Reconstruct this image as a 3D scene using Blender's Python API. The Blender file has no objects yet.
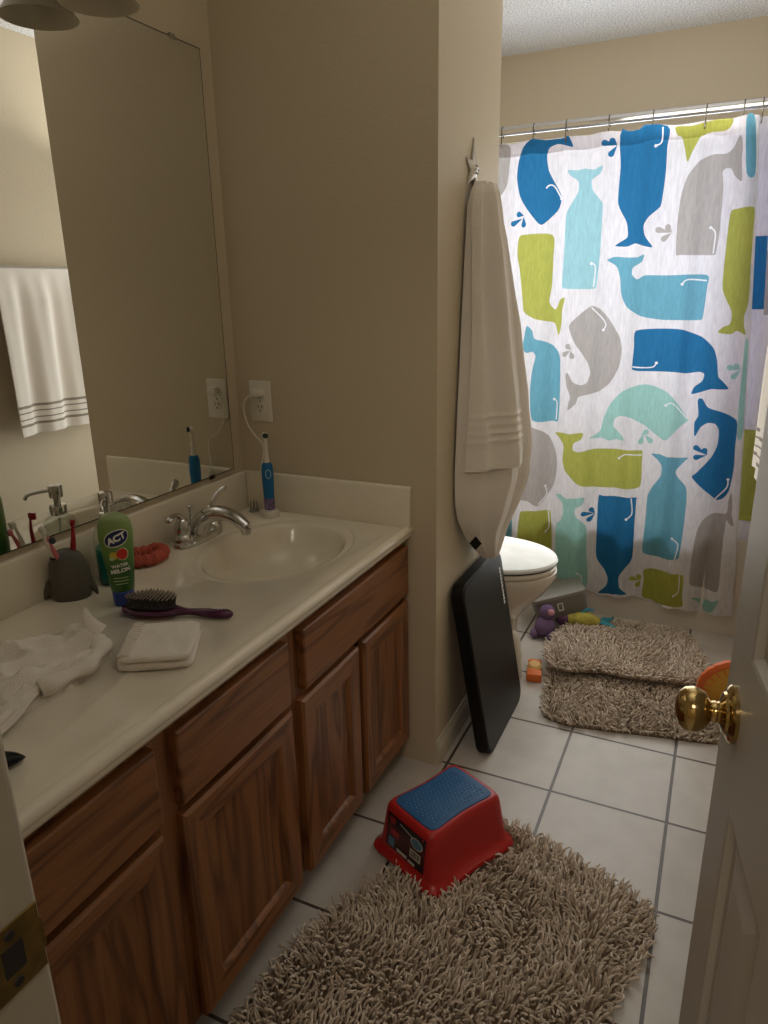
SKY, DAY, CURTAIN_FILL, SHOWER_FILL, VANITY_FILL, HALL_FILL, EXPO = 2.7, 33.0, 9.5, 3.2, 4.0, 10.5, 0.0
import bpy, bmesh, math, random
from math import sin, cos, pi, sqrt, radians, atan2, hypot
from mathutils import Vector, Matrix, noise
from mathutils.geometry import delaunay_2d_cdt
random.seed(7)
S = bpy.context.scene
COL = S.collection
V = Vector

# ------------------------------------------------------------------ materials
def lin(c):
    return c/12.92 if c <= 0.04045 else ((c+0.055)/1.055)**2.4
def rgb(r, g, b):
    return (lin(r/255), lin(g/255), lin(b/255), 1.0)
def new_mat(name):
    m = bpy.data.materials.new(name); m.use_nodes = True
    nt = m.node_tree
    return m, nt, nt.nodes['Principled BSDF']
def mat(name, c, rough=.5, metal=0., spec=.5, var=0., vscale=20., bump=0., bscale=80., coat=0., sheen=0., trans=0., ior=1.45, stretch=None, detail=3):
    m, nt, b = new_mat(name)
    N, L = nt.nodes, nt.links
    b.inputs['Base Color'].default_value = c
    b.inputs['Roughness'].default_value = rough
    b.inputs['Metallic'].default_value = metal
    b.inputs['Specular IOR Level'].default_value = spec
    b.inputs['Coat Weight'].default_value = coat
    b.inputs['Coat Roughness'].default_value = .08
    b.inputs['Sheen Weight'].default_value = sheen
    b.inputs['Transmission Weight'].default_value = trans
    b.inputs['IOR'].default_value = ior
    if var or bump:
        tc = N.new('ShaderNodeTexCoord'); mp = N.new('ShaderNodeMapping')
        L.new(tc.outputs['Object'], mp.inputs['Vector'])
        if stretch: mp.inputs['Scale'].default_value = stretch
    if var:
        n = N.new('ShaderNodeTexNoise'); n.inputs['Scale'].default_value = vscale; n.inputs['Detail'].default_value = detail
        L.new(mp.outputs['Vector'], n.inputs['Vector'])
        r = N.new('ShaderNodeValToRGB')
        r.color_ramp.elements[0].position = .3; r.color_ramp.elements[1].position = .7
        r.color_ramp.elements[0].color = (c[0]*(1-var), c[1]*(1-var), c[2]*(1-var), 1)
        r.color_ramp.elements[1].color = (min(1, c[0]*(1+var)), min(1, c[1]*(1+var)), min(1, c[2]*(1+var)), 1)
        L.new(n.outputs['Fac'], r.inputs['Fac']); L.new(r.outputs['Color'], b.inputs['Base Color'])
    if bump:
        n2 = N.new('ShaderNodeTexNoise'); n2.inputs['Scale'].default_value = bscale; n2.inputs['Detail'].default_value = 2
        L.new(mp.outputs['Vector'], n2.inputs['Vector'])
        bp = N.new('ShaderNodeBump'); bp.inputs['Strength'].default_value = bump; bp.inputs['Distance'].default_value = .004
        L.new(n2.outputs['Fac'], bp.inputs['Height']); L.new(bp.outputs['Normal'], b.inputs['Normal'])
    return m
def wood(name, axis, dark, light, rough=.38):
    m, nt, b = new_mat(name); N, L = nt.nodes, nt.links
    tc = N.new('ShaderNodeTexCoord'); mp = N.new('ShaderNodeMapping')
    L.new(tc.outputs['Object'], mp.inputs['Vector'])
    sc = [1, 1, 1]; sc['xyz'.index(axis)] = .09
    mp.inputs['Scale'].default_value = sc
    n = N.new('ShaderNodeTexNoise'); n.inputs['Scale'].default_value = 17; n.inputs['Detail'].default_value = 2; n.inputs['Distortion'].default_value = .4
    L.new(mp.outputs['Vector'], n.inputs['Vector'])
    mul = N.new('ShaderNodeMath'); mul.operation = 'MULTIPLY'; mul.inputs[1].default_value = 9
    L.new(n.outputs['Fac'], mul.inputs[0])
    fr = N.new('ShaderNodeMath'); fr.operation = 'PINGPONG'; fr.inputs[1].default_value = 1
    L.new(mul.outputs[0], fr.inputs[0])
    r = N.new('ShaderNodeValToRGB'); e = r.color_ramp.elements
    e[0].position = .05; e[0].color = dark; e[1].position = .6; e[1].color = light
    L.new(fr.outputs[0], r.inputs['Fac'])
    n2 = N.new('ShaderNodeTexNoise'); n2.inputs['Scale'].default_value = 160; n2.inputs['Detail'].default_value = 2
    mp2 = N.new('ShaderNodeMapping'); sc2 = [1, 1, 1]; sc2['xyz'.index(axis)] = .05; mp2.inputs['Scale'].default_value = sc2
    L.new(tc.outputs['Object'], mp2.inputs['Vector']); L.new(mp2.outputs['Vector'], n2.inputs['Vector'])
    mx = N.new('ShaderNodeMix'); mx.data_type = 'RGBA'; mx.blend_type = 'MULTIPLY'; mx.inputs[0].default_value = .55
    r2 = N.new('ShaderNodeValToRGB'); r2.color_ramp.elements[0].position = .35; r2.color_ramp.elements[0].color = (.70, .66, .62, 1); r2.color_ramp.elements[1].position = .6
    L.new(n2.outputs['Fac'], r2.inputs['Fac'])
    L.new(r.outputs['Color'], mx.inputs[6]); L.new(r2.outputs['Color'], mx.inputs[7])
    L.new(mx.outputs[2], b.inputs['Base Color'])
    b.inputs['Roughness'].default_value = rough
    bp = N.new('ShaderNodeBump'); bp.inputs['Strength'].default_value = .15; bp.inputs['Distance'].default_value = .002
    L.new(n2.outputs['Fac'], bp.inputs['Height']); L.new(bp.outputs['Normal'], b.inputs['Normal'])
    return m
def cloth(name, c, tr=.5, weave=.08):
    """thin curtain cloth: part of the light passes through"""
    m, nt, b = new_mat(name); N, L = nt.nodes, nt.links
    N.remove(b); out = N['Material Output']
    tc = N.new('ShaderNodeTexCoord'); mp = N.new('ShaderNodeMapping'); mp.inputs['Scale'].default_value = (1, 1, .18)
    L.new(tc.outputs['Object'], mp.inputs['Vector'])
    n = N.new('ShaderNodeTexNoise'); n.inputs['Scale'].default_value = 140; n.inputs['Detail'].default_value = 2
    L.new(mp.outputs['Vector'], n.inputs['Vector'])
    r = N.new('ShaderNodeValToRGB'); e = r.color_ramp.elements
    e[0].position = .3; e[1].position = .7
    e[0].color = (c[0]*(1-weave), c[1]*(1-weave), c[2]*(1-weave), 1); e[1].color = (min(1, c[0]*(1+weave)), min(1, c[1]*(1+weave)), min(1, c[2]*(1+weave)), 1)
    L.new(n.outputs['Fac'], r.inputs['Fac'])
    d = N.new('ShaderNodeBsdfDiffuse'); t = N.new('ShaderNodeBsdfTranslucent'); mx = N.new('ShaderNodeMixShader')
    L.new(r.outputs['Color'], d.inputs['Color']); L.new(r.outputs['Color'], t.inputs['Color'])
    mx.inputs[0].default_value = tr
    L.new(d.outputs[0], mx.inputs[1]); L.new(t.outputs[0], mx.inputs[2]); L.new(mx.outputs[0], out.inputs['Surface'])
    return m
def clear_glass(name, tint=(1, 1, 1, 1), gl=.08):
    m, nt, b = new_mat(name); N, L = nt.nodes, nt.links
    N.remove(b); out = N['Material Output']
    t = N.new('ShaderNodeBsdfTransparent'); t.inputs['Color'].default_value = tint
    g = N.new('ShaderNodeBsdfGlossy'); g.inputs['Roughness'].default_value = .03
    lw = N.new('ShaderNodeLayerWeight'); pw = N.new('ShaderNodeMath'); pw.operation = 'POWER'; pw.inputs[1].default_value = 3.2
    fr = N.new('ShaderNodeMath'); fr.operation = 'MULTIPLY_ADD'; fr.inputs[1].default_value = .55; fr.inputs[2].default_value = .03
    L.new(lw.outputs['Facing'], pw.inputs[0]); L.new(pw.outputs[0], fr.inputs[0])
    mx = N.new('ShaderNodeMixShader')
    L.new(fr.outputs[0], mx.inputs[0])
    L.new(t.outputs[0], mx.inputs[1]); L.new(g.outputs[0], mx.inputs[2]); L.new(mx.outputs[0], out.inputs['Surface'])
    return m

M = {}
M['wall'] = mat('wall_paint', rgb(202, 188, 162), rough=.6, bump=.25, bscale=140, spec=.3)
M['ceiling'] = mat('popcorn_ceiling', rgb(226, 224, 220), rough=.9, var=.42, vscale=150, bump=1.0, bscale=170, detail=2)
M['white_trim'] = mat('white_trim_paint', rgb(205, 196, 178), rough=.4)
M['door_paint'] = mat('door_paint', rgb(184, 179, 170), rough=.42, bump=.05, bscale=60)
M['jamb_paint'] = mat('jamb_paint', rgb(172, 164, 148), rough=.4)
M['counter'] = mat('cultured_marble', rgb(234, 225, 205), rough=.13, var=.03, vscale=9, spec=.5, coat=.3)
M['oak_v'] = wood('oak_upright_grain', 'z', rgb(106, 64, 36), rgb(146, 96, 57))
M['oak_h'] = wood('oak_level_grain', 'y', rgb(106, 64, 36), rgb(146, 96, 57))
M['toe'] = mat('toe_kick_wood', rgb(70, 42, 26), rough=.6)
M['chrome'] = mat('chrome', rgb(205, 205, 205), rough=.09, metal=1)
M['steel'] = mat('brushed_steel', rgb(190, 188, 184), rough=.25, metal=1)
M['brass'] = mat('brass', rgb(188, 162, 108), rough=.14, metal=1)
M['old_brass'] = mat('aged_brass', rgb(120, 98, 52), rough=.42, metal=.75, var=.25, vscale=60)
M['mirror'] = mat('mirror_silver', (.88, .89, .86, 1), rough=.0, metal=1)
M['mirror_edge'] = mat('mirror_edge', rgb(48, 40, 30), rough=.4)
M['plastic_clear'] = mat('clip_plastic', rgb(150, 140, 120), rough=.3)
M['white_plastic'] = mat('white_plastic', rgb(226, 220, 206), rough=.35)
M['slot'] = mat('dark_slot', rgb(35, 30, 26), rough=.6)
M['porcelain'] = mat('porcelain', rgb(214, 204, 188), rough=.12, coat=.4)
M['lid'] = mat('marbled_lid', rgb(208, 211, 207), rough=.2, var=.10, vscale=13, coat=.3, detail=6)
M['black_gap'] = mat('seat_gap', rgb(28, 26, 24), rough=.5)
M['tub'] = mat('tub_enamel', rgb(205, 198, 188), rough=.2)
M['terry'] = mat('white_terry', rgb(238, 230, 219), rough=.95, bump=.6, bscale=420, sheen=.2, spec=.1)
M['terry_band'] = mat('terry_band', rgb(216, 204, 188), rough=.9, spec=.1, bump=.3, bscale=300)
M['stripe'] = mat('grey_stripe', rgb(150, 142, 128), rough=.9, spec=.1)
M['coral_terry'] = mat('coral_terry', rgb(196, 98, 84), rough=.95, bump=.6, bscale=380, spec=.1)
M['black'] = mat('black_plastic', rgb(26, 25, 24), rough=.42, spec=.4)
M['black_side'] = mat('black_rubber_edge', rgb(12, 12, 12), rough=.5, spec=.3)
M['print_white'] = mat('white_print', rgb(225, 225, 220), rough=.5)
M['red'] = mat('red_plastic', rgb(178, 40, 38), rough=.3, spec=.5)
M['blue_tread'] = mat('blue_rubber', rgb(40, 92, 140), rough=.5)
M['blue_dot'] = mat('blue_rubber_dot', rgb(80, 140, 190), rough=.4)
M['sticker'] = mat('dark_red_sticker', rgb(74, 24, 26), rough=.35, var=.5, vscale=45)
M['sticker_dark'] = mat('sticker_navy', rgb(30, 26, 36), rough=.4)
M['sticker_white'] = mat('sticker_white', rgb(205, 198, 186), rough=.45)
M['sticker_blue'] = mat('sticker_blue', rgb(82, 122, 150), rough=.4, var=.3, vscale=200)
M['sticker_red'] = mat('sticker_red', rgb(170, 40, 40), rough=.4)
M['rug_a'] = mat('rug_yarn_light', rgb(222, 207, 190), rough=.95, spec=.1)
M['rug_b'] = mat('rug_yarn_mid', rgb(204, 188, 170), rough=.95, spec=.1)
M['rug_c'] = mat('rug_yarn_dark', rgb(174, 157, 138), rough=.95, spec=.1)
M['rug_base'] = mat('rug_backing', rgb(120, 102, 84), rough=.95, spec=.1)
M['cup'] = mat('grey_ceramic', rgb(92, 88, 80), rough=.5)
M['cup_hole'] = mat('cup_hole', rgb(30, 28, 26), rough=.8)
M['pink'] = mat('pink_plastic', rgb(205, 110, 120), rough=.4)
M['brush_red'] = mat('red_brush_plastic', rgb(150, 22, 34), rough=.35)
M['bristle'] = mat('white_bristle', rgb(215, 212, 200), rough=.7)
M['bristle_dark'] = mat('dark_bristle', rgb(50, 60, 66), rough=.7)
M['glass'] = clear_glass('clear_glass', (.93, .97, .95, 1))
M['pane'] = clear_glass('window_pane', (.97, .98, 1, 1))
M['liquid'] = mat('teal_soap', rgb(24, 138, 128), rough=.2)
M['act_cap'] = mat('blue_cap', rgb(28, 60, 140), rough=.35)
M['act_navy'] = mat('label_navy', rgb(22, 36, 92), rough=.35)
M['act_white'] = mat('label_white', rgb(236, 236, 228), rough=.4)
M['melon'] = mat('label_melon_red', rgb(205, 50, 44), rough=.4)
M['melon_rind'] = mat('label_melon_rind', rgb(190, 215, 150), rough=.4)
M['melon_yellow'] = mat('label_yellow', rgb(206, 184, 60), rough=.4)
M['purple'] = mat('purple_plastic', rgb(78, 26, 66), rough=.25, coat=.3)
M['cushion'] = mat('black_cushion', rgb(30, 24, 26), rough=.6)
M['pin'] = mat('brush_pin', rgb(60, 54, 52), rough=.5)
M['pin_tip'] = mat('brush_pin_tip', rgb(150, 140, 130), rough=.5)
M['tb_blue'] = mat('toothbrush_blue', rgb(14, 104, 158), rough=.35)
M['tb_ring'] = mat('toothbrush_ring', rgb(150, 190, 210), rough=.4)
M['tb_art'] = mat('toothbrush_sticker', rgb(130, 110, 150), rough=.4, var=.6, vscale=160)
M['grey_box'] = mat('grey_plastic', rgb(120, 116, 110), rough=.5)
M['grey_box_lid'] = mat('grey_plastic_lid', rgb(138, 135, 128), rough=.5)
M['plush'] = mat('purple_plush', rgb(116, 94, 126), rough=.95, bump=.5, bscale=200, spec=.1)
M['plush_pink'] = mat('pink_plush', rgb(206, 150, 160), rough=.9, spec=.1)
M['toy_yellow'] = mat('toy_yellow', rgb(186, 176, 80), rough=.6, var=.3, vscale=40)
M['toy_teal'] = mat('toy_teal', rgb(50, 136, 152), rough=.6)
M['toy_violet'] = mat('toy_violet', rgb(104, 66, 100), rough=.6)
M['toy_orange'] = mat('toy_orange', rgb(224, 116, 48), rough=.5)
M['toy_cream'] = mat('toy_cream', rgb(226, 182, 112), rough=.5)
M['disc_orange'] = mat('disc_orange', rgb(226, 112, 52), rough=.5)
M['disc_yellow'] = mat('disc_yellow', rgb(222, 166, 62), rough=.5)
M['shade'] = mat('shade_glass', rgb(216, 206, 186), rough=.35, trans=.15)
M['bulb'] = mat('bulb_glass', rgb(150, 135, 112), rough=.3)
M['hook'] = mat('pewter', rgb(196, 192, 186), rough=.35, metal=.6)
M['cream_plastic'] = mat('cream_plastic', rgb(222, 216, 200), rough=.4, trans=.1)
M['dark_steel'] = mat('dark_steel', rgb(120, 116, 110), rough=.25, metal=1)

def tile_mat():
    m, nt, b = new_mat('floor_tile'); N, L = nt.nodes, nt.links
    tc = N.new('ShaderNodeTexCoord'); mp = N.new('ShaderNodeMapping')
    s = .3153
    mp.inputs['Location'].default_value = (-1.293/s, -.3397/s, 0); mp.inputs['Scale'].default_value = (1/s, 1/s, 1)
    L.new(tc.outputs['Object'], mp.inputs['Vector'])
    br = N.new('ShaderNodeTexBrick'); br.offset = 0; br.squash = 1
    br.inputs['Scale'].default_value = 1; br.inputs['Brick Width'].default_value = 1; br.inputs['Row Height'].default_value = 1
    br.inputs['Mortar Size'].default_value = .0140; br.inputs['Mortar Smooth'].default_value = .15; br.inputs['Bias'].default_value = 0
    br.inputs['Color1'].default_value = rgb(200, 193, 184); br.inputs['Color2'].default_value = rgb(193, 186, 177); br.inputs['Mortar'].default_value = rgb(84, 74, 64)
    L.new(mp.outputs['Vector'], br.inputs['Vector'])
    n = N.new('ShaderNodeTexNoise'); n.inputs['Scale'].default_value = 14; n.inputs['Detail'].default_value = 5
    L.new(tc.outputs['Object'], n.inputs['Vector'])
    r = N.new('ShaderNodeValToRGB'); r.color_ramp.elements[0].position = .3; r.color_ramp.elements[0].color = (.84, .83, .81, 1); r.color_ramp.elements[1].position = .65
    L.new(n.outputs['Fac'], r.inputs['Fac'])
    mx = N.new('ShaderNodeMix'); mx.data_type = 'RGBA'; mx.blend_type = 'MULTIPLY'; mx.inputs[0].default_value = .7
    L.new(br.outputs['Color'], mx.inputs[6]); L.new(r.outputs['Color'], mx.inputs[7]); L.new(mx.outputs[2], b.inputs['Base Color'])
    b.inputs['Roughness'].default_value = .33
    inv = N.new('ShaderNodeMath'); inv.operation = 'SUBTRACT'; inv.inputs[0].default_value = 1
    L.new(br.outputs['Fac'], inv.inputs[1])
    bp = N.new('ShaderNodeBump'); bp.inputs['Strength'].default_value = .6; bp.inputs['Distance'].default_value = .003
    L.new(inv.outputs[0], bp.inputs['Height']); L.new(bp.outputs['Normal'], b.inputs['Normal'])
    return m
M['tile'] = tile_mat()
def act_mat():
    m, nt, b = new_mat('mouthwash_label'); N, L = nt.nodes, nt.links
    tc = N.new('ShaderNodeTexCoord'); sp = N.new('ShaderNodeSeparateXYZ'); L.new(tc.outputs['Object'], sp.inputs[0])
    mr = N.new('ShaderNodeMapRange'); mr.inputs[1].default_value = .03; mr.inputs[2].default_value = .2
    L.new(sp.outputs['Z'], mr.inputs[0])
    r = N.new('ShaderNodeValToRGB'); e = r.color_ramp.elements
    e[0].position = 0; e[0].color = rgb(60, 104, 44); e[1].position = 1; e[1].color = rgb(150, 170, 120)
    for p, c in ((.3, rgb(44, 92, 40)), (.55, rgb(96, 140, 66)), (.8, rgb(126, 158, 82))):
        k = e.new(p); k.color = c
    L.new(mr.outputs[0], r.inputs['Fac']); L.new(r.outputs['Color'], b.inputs['Base Color'])
    b.inputs['Roughness'].default_value = .3
    return m
M['act'] = act_mat()

# ------------------------------------------------------------------ mesh helpers
def obj(name, bm, m, parent=None, smooth=True, loc=None, rot=None):
    me = bpy.data.meshes.new(name)
    bmesh.ops.recalc_face_normals(bm, faces=bm.faces)
    bm.to_mesh(me); bm.free()
    for k in (m if isinstance(m, (list, tuple)) else [m]): me.materials.append(k)
    if smooth:
        for p in me.polygons: p.use_smooth = True
        try: me.set_sharp_from_angle(angle=radians(38))
        except Exception: pass
    o = bpy.data.objects.new(name, me); COL.objects.link(o)
    if parent: o.parent = parent
    if loc is not None: o.location = loc
    if rot is not None: o.rotation_euler = rot
    return o
def thing(name, label, cat, loc=(0, 0, 0), rot=(0, 0, 0), group=None):
    o = bpy.data.objects.new(name, None); COL.objects.link(o); o.empty_display_size = .05
    o.location = loc; o.rotation_euler = rot if isinstance(rot, (tuple, list)) else (0, 0, rot)
    return tag(o, label, cat, group)
def tag(o, label, cat, group=None):
    o['label'] = label; o['category'] = cat
    if group: o['group'] = group
    return o
def struct(o):
    o['kind'] = 'structure'; return o
def B(): return bmesh.new()
def box(bm, x0, x1, y0, y1, z0, z1, bev=0., seg=2, mi=0):
    vs = [bm.verts.new((x, y, z)) for x in (x0, x1) for y in (y0, y1) for z in (z0, z1)]
    fs = [bm.faces.new([vs[i] for i in q]) for q in ((0, 1, 3, 2), (4, 6, 7, 5), (0, 4, 5, 1), (2, 3, 7, 6), (0, 2, 6, 4), (1, 5, 7, 3))]
    for f in fs: f.material_index = mi
    if bev:
        es = list({e for f in fs for e in f.edges})
        bmesh.ops.bevel(bm, geom=es, offset=bev, segments=seg, affect='EDGES', profile=.5)
    return fs
def loft(bm, rings, cap0=True, cap1=True, closed=True, mi=0):
    rv = [[bm.verts.new(p) for p in r] for r in rings]
    n = len(rv[0])
    for a, b in zip(rv, rv[1:]):
        for i in range(n if closed else n-1):
            j = (i+1) % n
            try: bm.faces.new((a[i], a[j], b[j], b[i])).material_index = mi
            except ValueError: pass
    if cap0: bm.faces.new(list(reversed(rv[0]))).material_index = mi
    if cap1: bm.faces.new(rv[-1]).material_index = mi
    return rv
def lathe(bm, prof, n=28, c=(0, 0, 0), ax='z', cap=True, mi=0):
    rings = []
    for r, h in prof:
        r = max(r, 1e-4); ring = []
        for i in range(n):
            a = 2*pi*i/n; u, v = r*cos(a), r*sin(a)
            p = (u, v, h) if ax == 'z' else ((h, u, v) if ax == 'x' else (v, h, u))
            ring.append((p[0]+c[0], p[1]+c[1], p[2]+c[2]))
        rings.append(ring)
    loft(bm, rings, cap, cap, mi=mi)
def smooth_path(pts, k=6):
    P = [V(p) for p in pts]; out = []
    for i in range(len(P)-1):
        p0 = P[max(i-1, 0)]; p1 = P[i]; p2 = P[i+1]; p3 = P[min(i+2, len(P)-1)]
        for j in range(k):
            t = j/k
            out.append(.5*((2*p1)+(-p0+p2)*t+(2*p0-5*p1+4*p2-p3)*t*t+(-p0+3*p1-3*p2+p3)*t**3))
    out.append(P[-1]); return out
def tube(bm, pts, rad, n=10, mi=0, flat=1., up=None, cap=True):
    """swept round (or flattened) section along a path; rad a number or one per point"""
    P = [V(p) for p in pts]; R = rad if isinstance(rad, (list, tuple)) else [rad]*len(P)
    rings = []; nrm = None
    for i, p in enumerate(P):
        t = (P[min(i+1, len(P)-1)]-P[max(i-1, 0)]).normalized()
        if nrm is None:
            nrm = V(up) if up else (V((0, 0, 1)) if abs(t.z) < .9 else V((1, 0, 0)))
        nrm = (nrm-t*nrm.dot(t)).normalized(); bn = t.cross(nrm)
        rings.append([p+(nrm*cos(2*pi*k/n)*flat+bn*sin(2*pi*k/n))*R[i] for k in range(n)])
    loft(bm, rings, cap, cap, mi=mi)
def interp(tab, x):
    if x <= tab[0][0]: return tab[0][1]
    for (a, u), (b, v) in zip(tab, tab[1:]):
        if x <= b: return u+(v-u)*(x-a)/(b-a)
    return tab[-1][1]
def sring(hx, hy, z, n=40, e=4., c=(0, 0)):
    out = []
    for i in range(n):
        a = 2*pi*i/n; ca, sa = cos(a), sin(a)
        out.append((c[0]+hx*math.copysign(abs(ca)**(2/e), ca), c[1]+hy*math.copysign(abs(sa)**(2/e), sa), z))
    return out
def ball(bm, c, r, sc=(1, 1, 1), u=16, v=10, mi=0, rot=None):
    mtx = Matrix.Translation(c) @ (rot.to_4x4() if rot else Matrix.Identity(4)) @ Matrix.Diagonal((r*sc[0], r*sc[1], r*sc[2], 1))
    g = bmesh.ops.create_uvsphere(bm, u_segments=u, v_segments=v, radius=1, matrix=mtx)
    for vv in g['verts']:
        for f in vv.link_faces: f.material_index = mi
def text_mesh(body, size, bold=0.):
    cu = bpy.data.curves.new('txt', 'FONT'); cu.body = body; cu.size = size; cu.align_x = 'CENTER'; cu.align_y = 'CENTER'; cu.offset = bold
    cu.resolution_u = 3
    t = bpy.data.objects.new('txt', cu); COL.objects.link(t)
    dg = bpy.context.evaluated_depsgraph_get()
    me = bpy.data.meshes.new_from_object(t.evaluated_get(dg))
    vs = [tuple(v.co) for v in me.vertices]; fs = [tuple(p.vertices) for p in me.polygons]
    bpy.data.objects.remove(t); bpy.data.curves.remove(cu); bpy.data.meshes.remove(me)
    return vs, fs
def add_mapped(bm, vs, fs, f, mi=0):
    nv = [bm.verts.new(f(*v[:2])) for v in vs]
    for q in fs:
        try: bm.faces.new([nv[i] for i in q]).material_index = mi
        except ValueError: pass
def nest(bm, frames, x0, x1, z0, z1, steps, f, mi=0):
    """rectangular panel with stepped edges: steps = (inset, depth) pairs; f maps (u, w, depth) to a point"""
    prev = None
    for ins, dep in steps:
        q = [bm.verts.new(f(u, w, dep)) for u, w in ((x0+ins, z0+ins), (x1-ins, z0+ins), (x1-ins, z1-ins), (x0+ins, z1-ins))]
        if prev:
            for i in range(4): bm.faces.new((prev[i], prev[(i+1) % 4], q[(i+1) % 4], q[i])).material_index = mi
        prev = q
    bm.faces.new(prev).material_index = mi

# ------------------------------------------------------------------ camera
CAM = (1.2956, -1.7262, 1.3921)
def cam():
    y, p, r = .4443, .3034, -.0184
    f = V((-sin(y)*cos(p), cos(y)*cos(p), -sin(p))); rt = V((cos(y), sin(y), 0)); up = rt.cross(f)
    r2 = cos(r)*rt+sin(r)*up; u2 = -sin(r)*rt+cos(r)*up
    c = bpy.data.cameras.new('camera'); o = bpy.data.objects.new('camera', c); COL.objects.link(o)
    m = Matrix((r2, u2, -f)).transposed().to_4x4(); m.translation = V(CAM); o.matrix_world = m
    c.sensor_fit = 'VERTICAL'; c.sensor_height = 36; c.lens = 710.2/1024*36; c.clip_start = .02
    S.camera = o
cam()

# ------------------------------------------------------------------ the setting
W = 1.53; H = 2.44; FY = -1.455; BY = 2.03; ZC = .762
def sbox(name, m, *a, bev=0):
    bm = B(); box(bm, *a, bev=bev); return struct(obj(name, bm, m, smooth=False))
sbox('floor', M['tile'], -.12, 2.4, -3.4, 2.15, -.08, 0)
sbox('ceiling', M['ceiling'], -.12, W+.12, FY-.13, 2.15, H, H+.08)
sbox('wall_left', M['wall'], -.12, 0, FY-.13, 2.15, 0, H)
sbox('wall_right', M['wall'], W, W+.12, FY-.13, 2.15, 0, H)
sbox('wall_partition', M['wall'], 0, .632, 0, .4915, 0, H)
# door wall with opening
DX0, DX1, DZ = .862, 1.487, 2.04
bm = B(); box(bm, 0, DX0-.018, FY-.125, FY, 0, H); box(bm, DX1+.018, W, FY-.125, FY, 0, H); box(bm, DX0-.018, DX1+.018, FY-.125, FY, DZ+.018, H)
struct(obj('wall_front', bm, M['wall'], smooth=False))
# back wall with window opening
WX0, WX1, WZ0, WZ1 = .10, 1.42, 1.12, 2.065
bm = B()
box(bm, 0, WX0, BY, BY+.12, 0, H); box(bm, WX1, W, BY, BY+.12, 0, H); box(bm, WX0, WX1, BY, BY+.12, 0, WZ0); box(bm, WX0, WX1, BY, BY+.12, WZ1, H)
struct(obj('wall_back', bm, M['wall'], smooth=False))
# window: frame and pane
bm = B(); fw = .035
box(bm, WX0, WX1, BY+.03, BY+.08, WZ0, WZ0+fw); box(bm, WX0, WX1, BY+.03, BY+.08, WZ1-fw*.5, WZ1)
box(bm, WX0, WX0+fw, BY+.03, BY+.08, WZ0, WZ1); box(bm, WX1-fw, WX1, BY+.03, BY+.08, WZ0, WZ1)
win = struct(obj('window_1', bm, M['white_trim'], smooth=False))
bm = B(); box(bm, WX0+fw, WX1-fw, BY+.052, BY+.056, WZ0+fw, WZ1-fw*.5); obj('pane', bm, M['pane'], win, smooth=False)
# door frame: left jamb with stop and strike plate, right jamb, head
bm = B()
box(bm, DX0-.018, DX0, FY-.127, FY+.002, 0, DZ, bev=.003); box(bm, DX0, DX0+.011, FY-.115, FY-.072, 0, DZ-.01, bev=.002)
box(bm, DX1, DX1+.018, FY-.127, FY+.002, 0, DZ, bev=.003); box(bm, DX0-.018, DX1+.018, FY-.127, FY+.002, DZ, DZ+.018)
jamb = struct(obj('trim_1', bm, M['jamb_paint'], smooth=False))
bm = B()
zc = .918; y0 = FY+.002
o_ = [(y0-.024+.024*a, zc+.030*b) for a, b in ((-1, -1), (1, -1), (1, 1), (-1, 1))]
# plate with a cut latch hole and a lip at the room side
box(bm, DX0, DX0+.0016, y0-.05, y0, zc-.031, zc+.031, bev=.0006)
box(bm, DX0, DX0+.0016, y0, FY+.004, zc-.014, zc+.014)
sp = obj('strike_plate', bm, M['old_brass'], jamb, smooth=False)
bm = B(); box(bm, DX0+.0005, DX0+.0022, y0-.034, y0-.016, zc-.013, zc+.013, bev=.0008); obj('latch_hole', bm, M['slot'], sp, smooth=False)
for s in (-1, 1):
    bm = B(); lathe(bm, [(.0045, 0), (.004, .0012), (.001, .0015)], 12, (DX0+.0014, y0-.025, zc+s*.022), 'x'); obj('screw', bm, M['slot'], sp)
# casing on the room side of the door wall
bm = B(); box(bm, DX0-.07, DX0-.012, FY, FY+.012, 0, DZ+.06, bev=.003); box(bm, DX0-.07, DX1+.04, FY, FY+.012, DZ+.012, DZ+.07, bev=.003)
struct(obj('trim_2', bm, M['white_trim'], smooth=False))
# baseboards
def baseboard(name, pts, d):
    """pts = (start, end) on the wall line, d = outward direction"""
    (ax, ay), (bx, by) = pts; prof = [(0, 0), (.013, 0), (.013, .055), (.010, .066), (.006, .074), (.004, .082), (0, .082)]
    bm = B(); loft(bm, [[(px+d[0]*u, py+d[1]*u, z) for u, z in prof] for px, py in ((ax, ay), (bx, by))])
    return struct(obj(name, bm, M['white_trim'], smooth=False))
baseboard('baseboard_partition', ((.632, 0), (.632, .4915)), (1, 0))
baseboard('baseboard_right', ((W, FY), (W, 1.27)), (-1, 0))
baseboard('baseboard_alcove', ((0, .4915), (.645, .4915)), (0, 1))
# hallway behind the camera (only seen in reflections)
sbox('wall_hall_left', M['wall'], .1, .2, -3.4, FY-.13, 0, H)
sbox('wall_hall_right', M['wall'], 2.3, 2.4, -3.4, FY-.13, 0, H)
sbox('wall_hall_back', M['wall'], .1, 2.4, -3.4, -3.3, 0, H)
sbox('wall_hall_front', M['wall'], W+.12, 2.4, FY-.13, FY-.05, 0, H)
sbox('ceiling_hall', M['ceiling'], .1, 2.4, -3.4, FY-.13, H, H+.08)

# ------------------------------------------------------------------ the open door
PHI = radians(9); EX, EY = 1.342, -.875; DL = .61; DT = .035
dv = V((-sin(PHI), cos(PHI), 0)); nv = V((-cos(PHI), -sin(PHI), 0))      # along the leaf to its free edge; out of the visible face
HX, HY = EX-dv.x*DL, EY-dv.y*DL
Rz = atan2(dv.y, dv.x)
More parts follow.
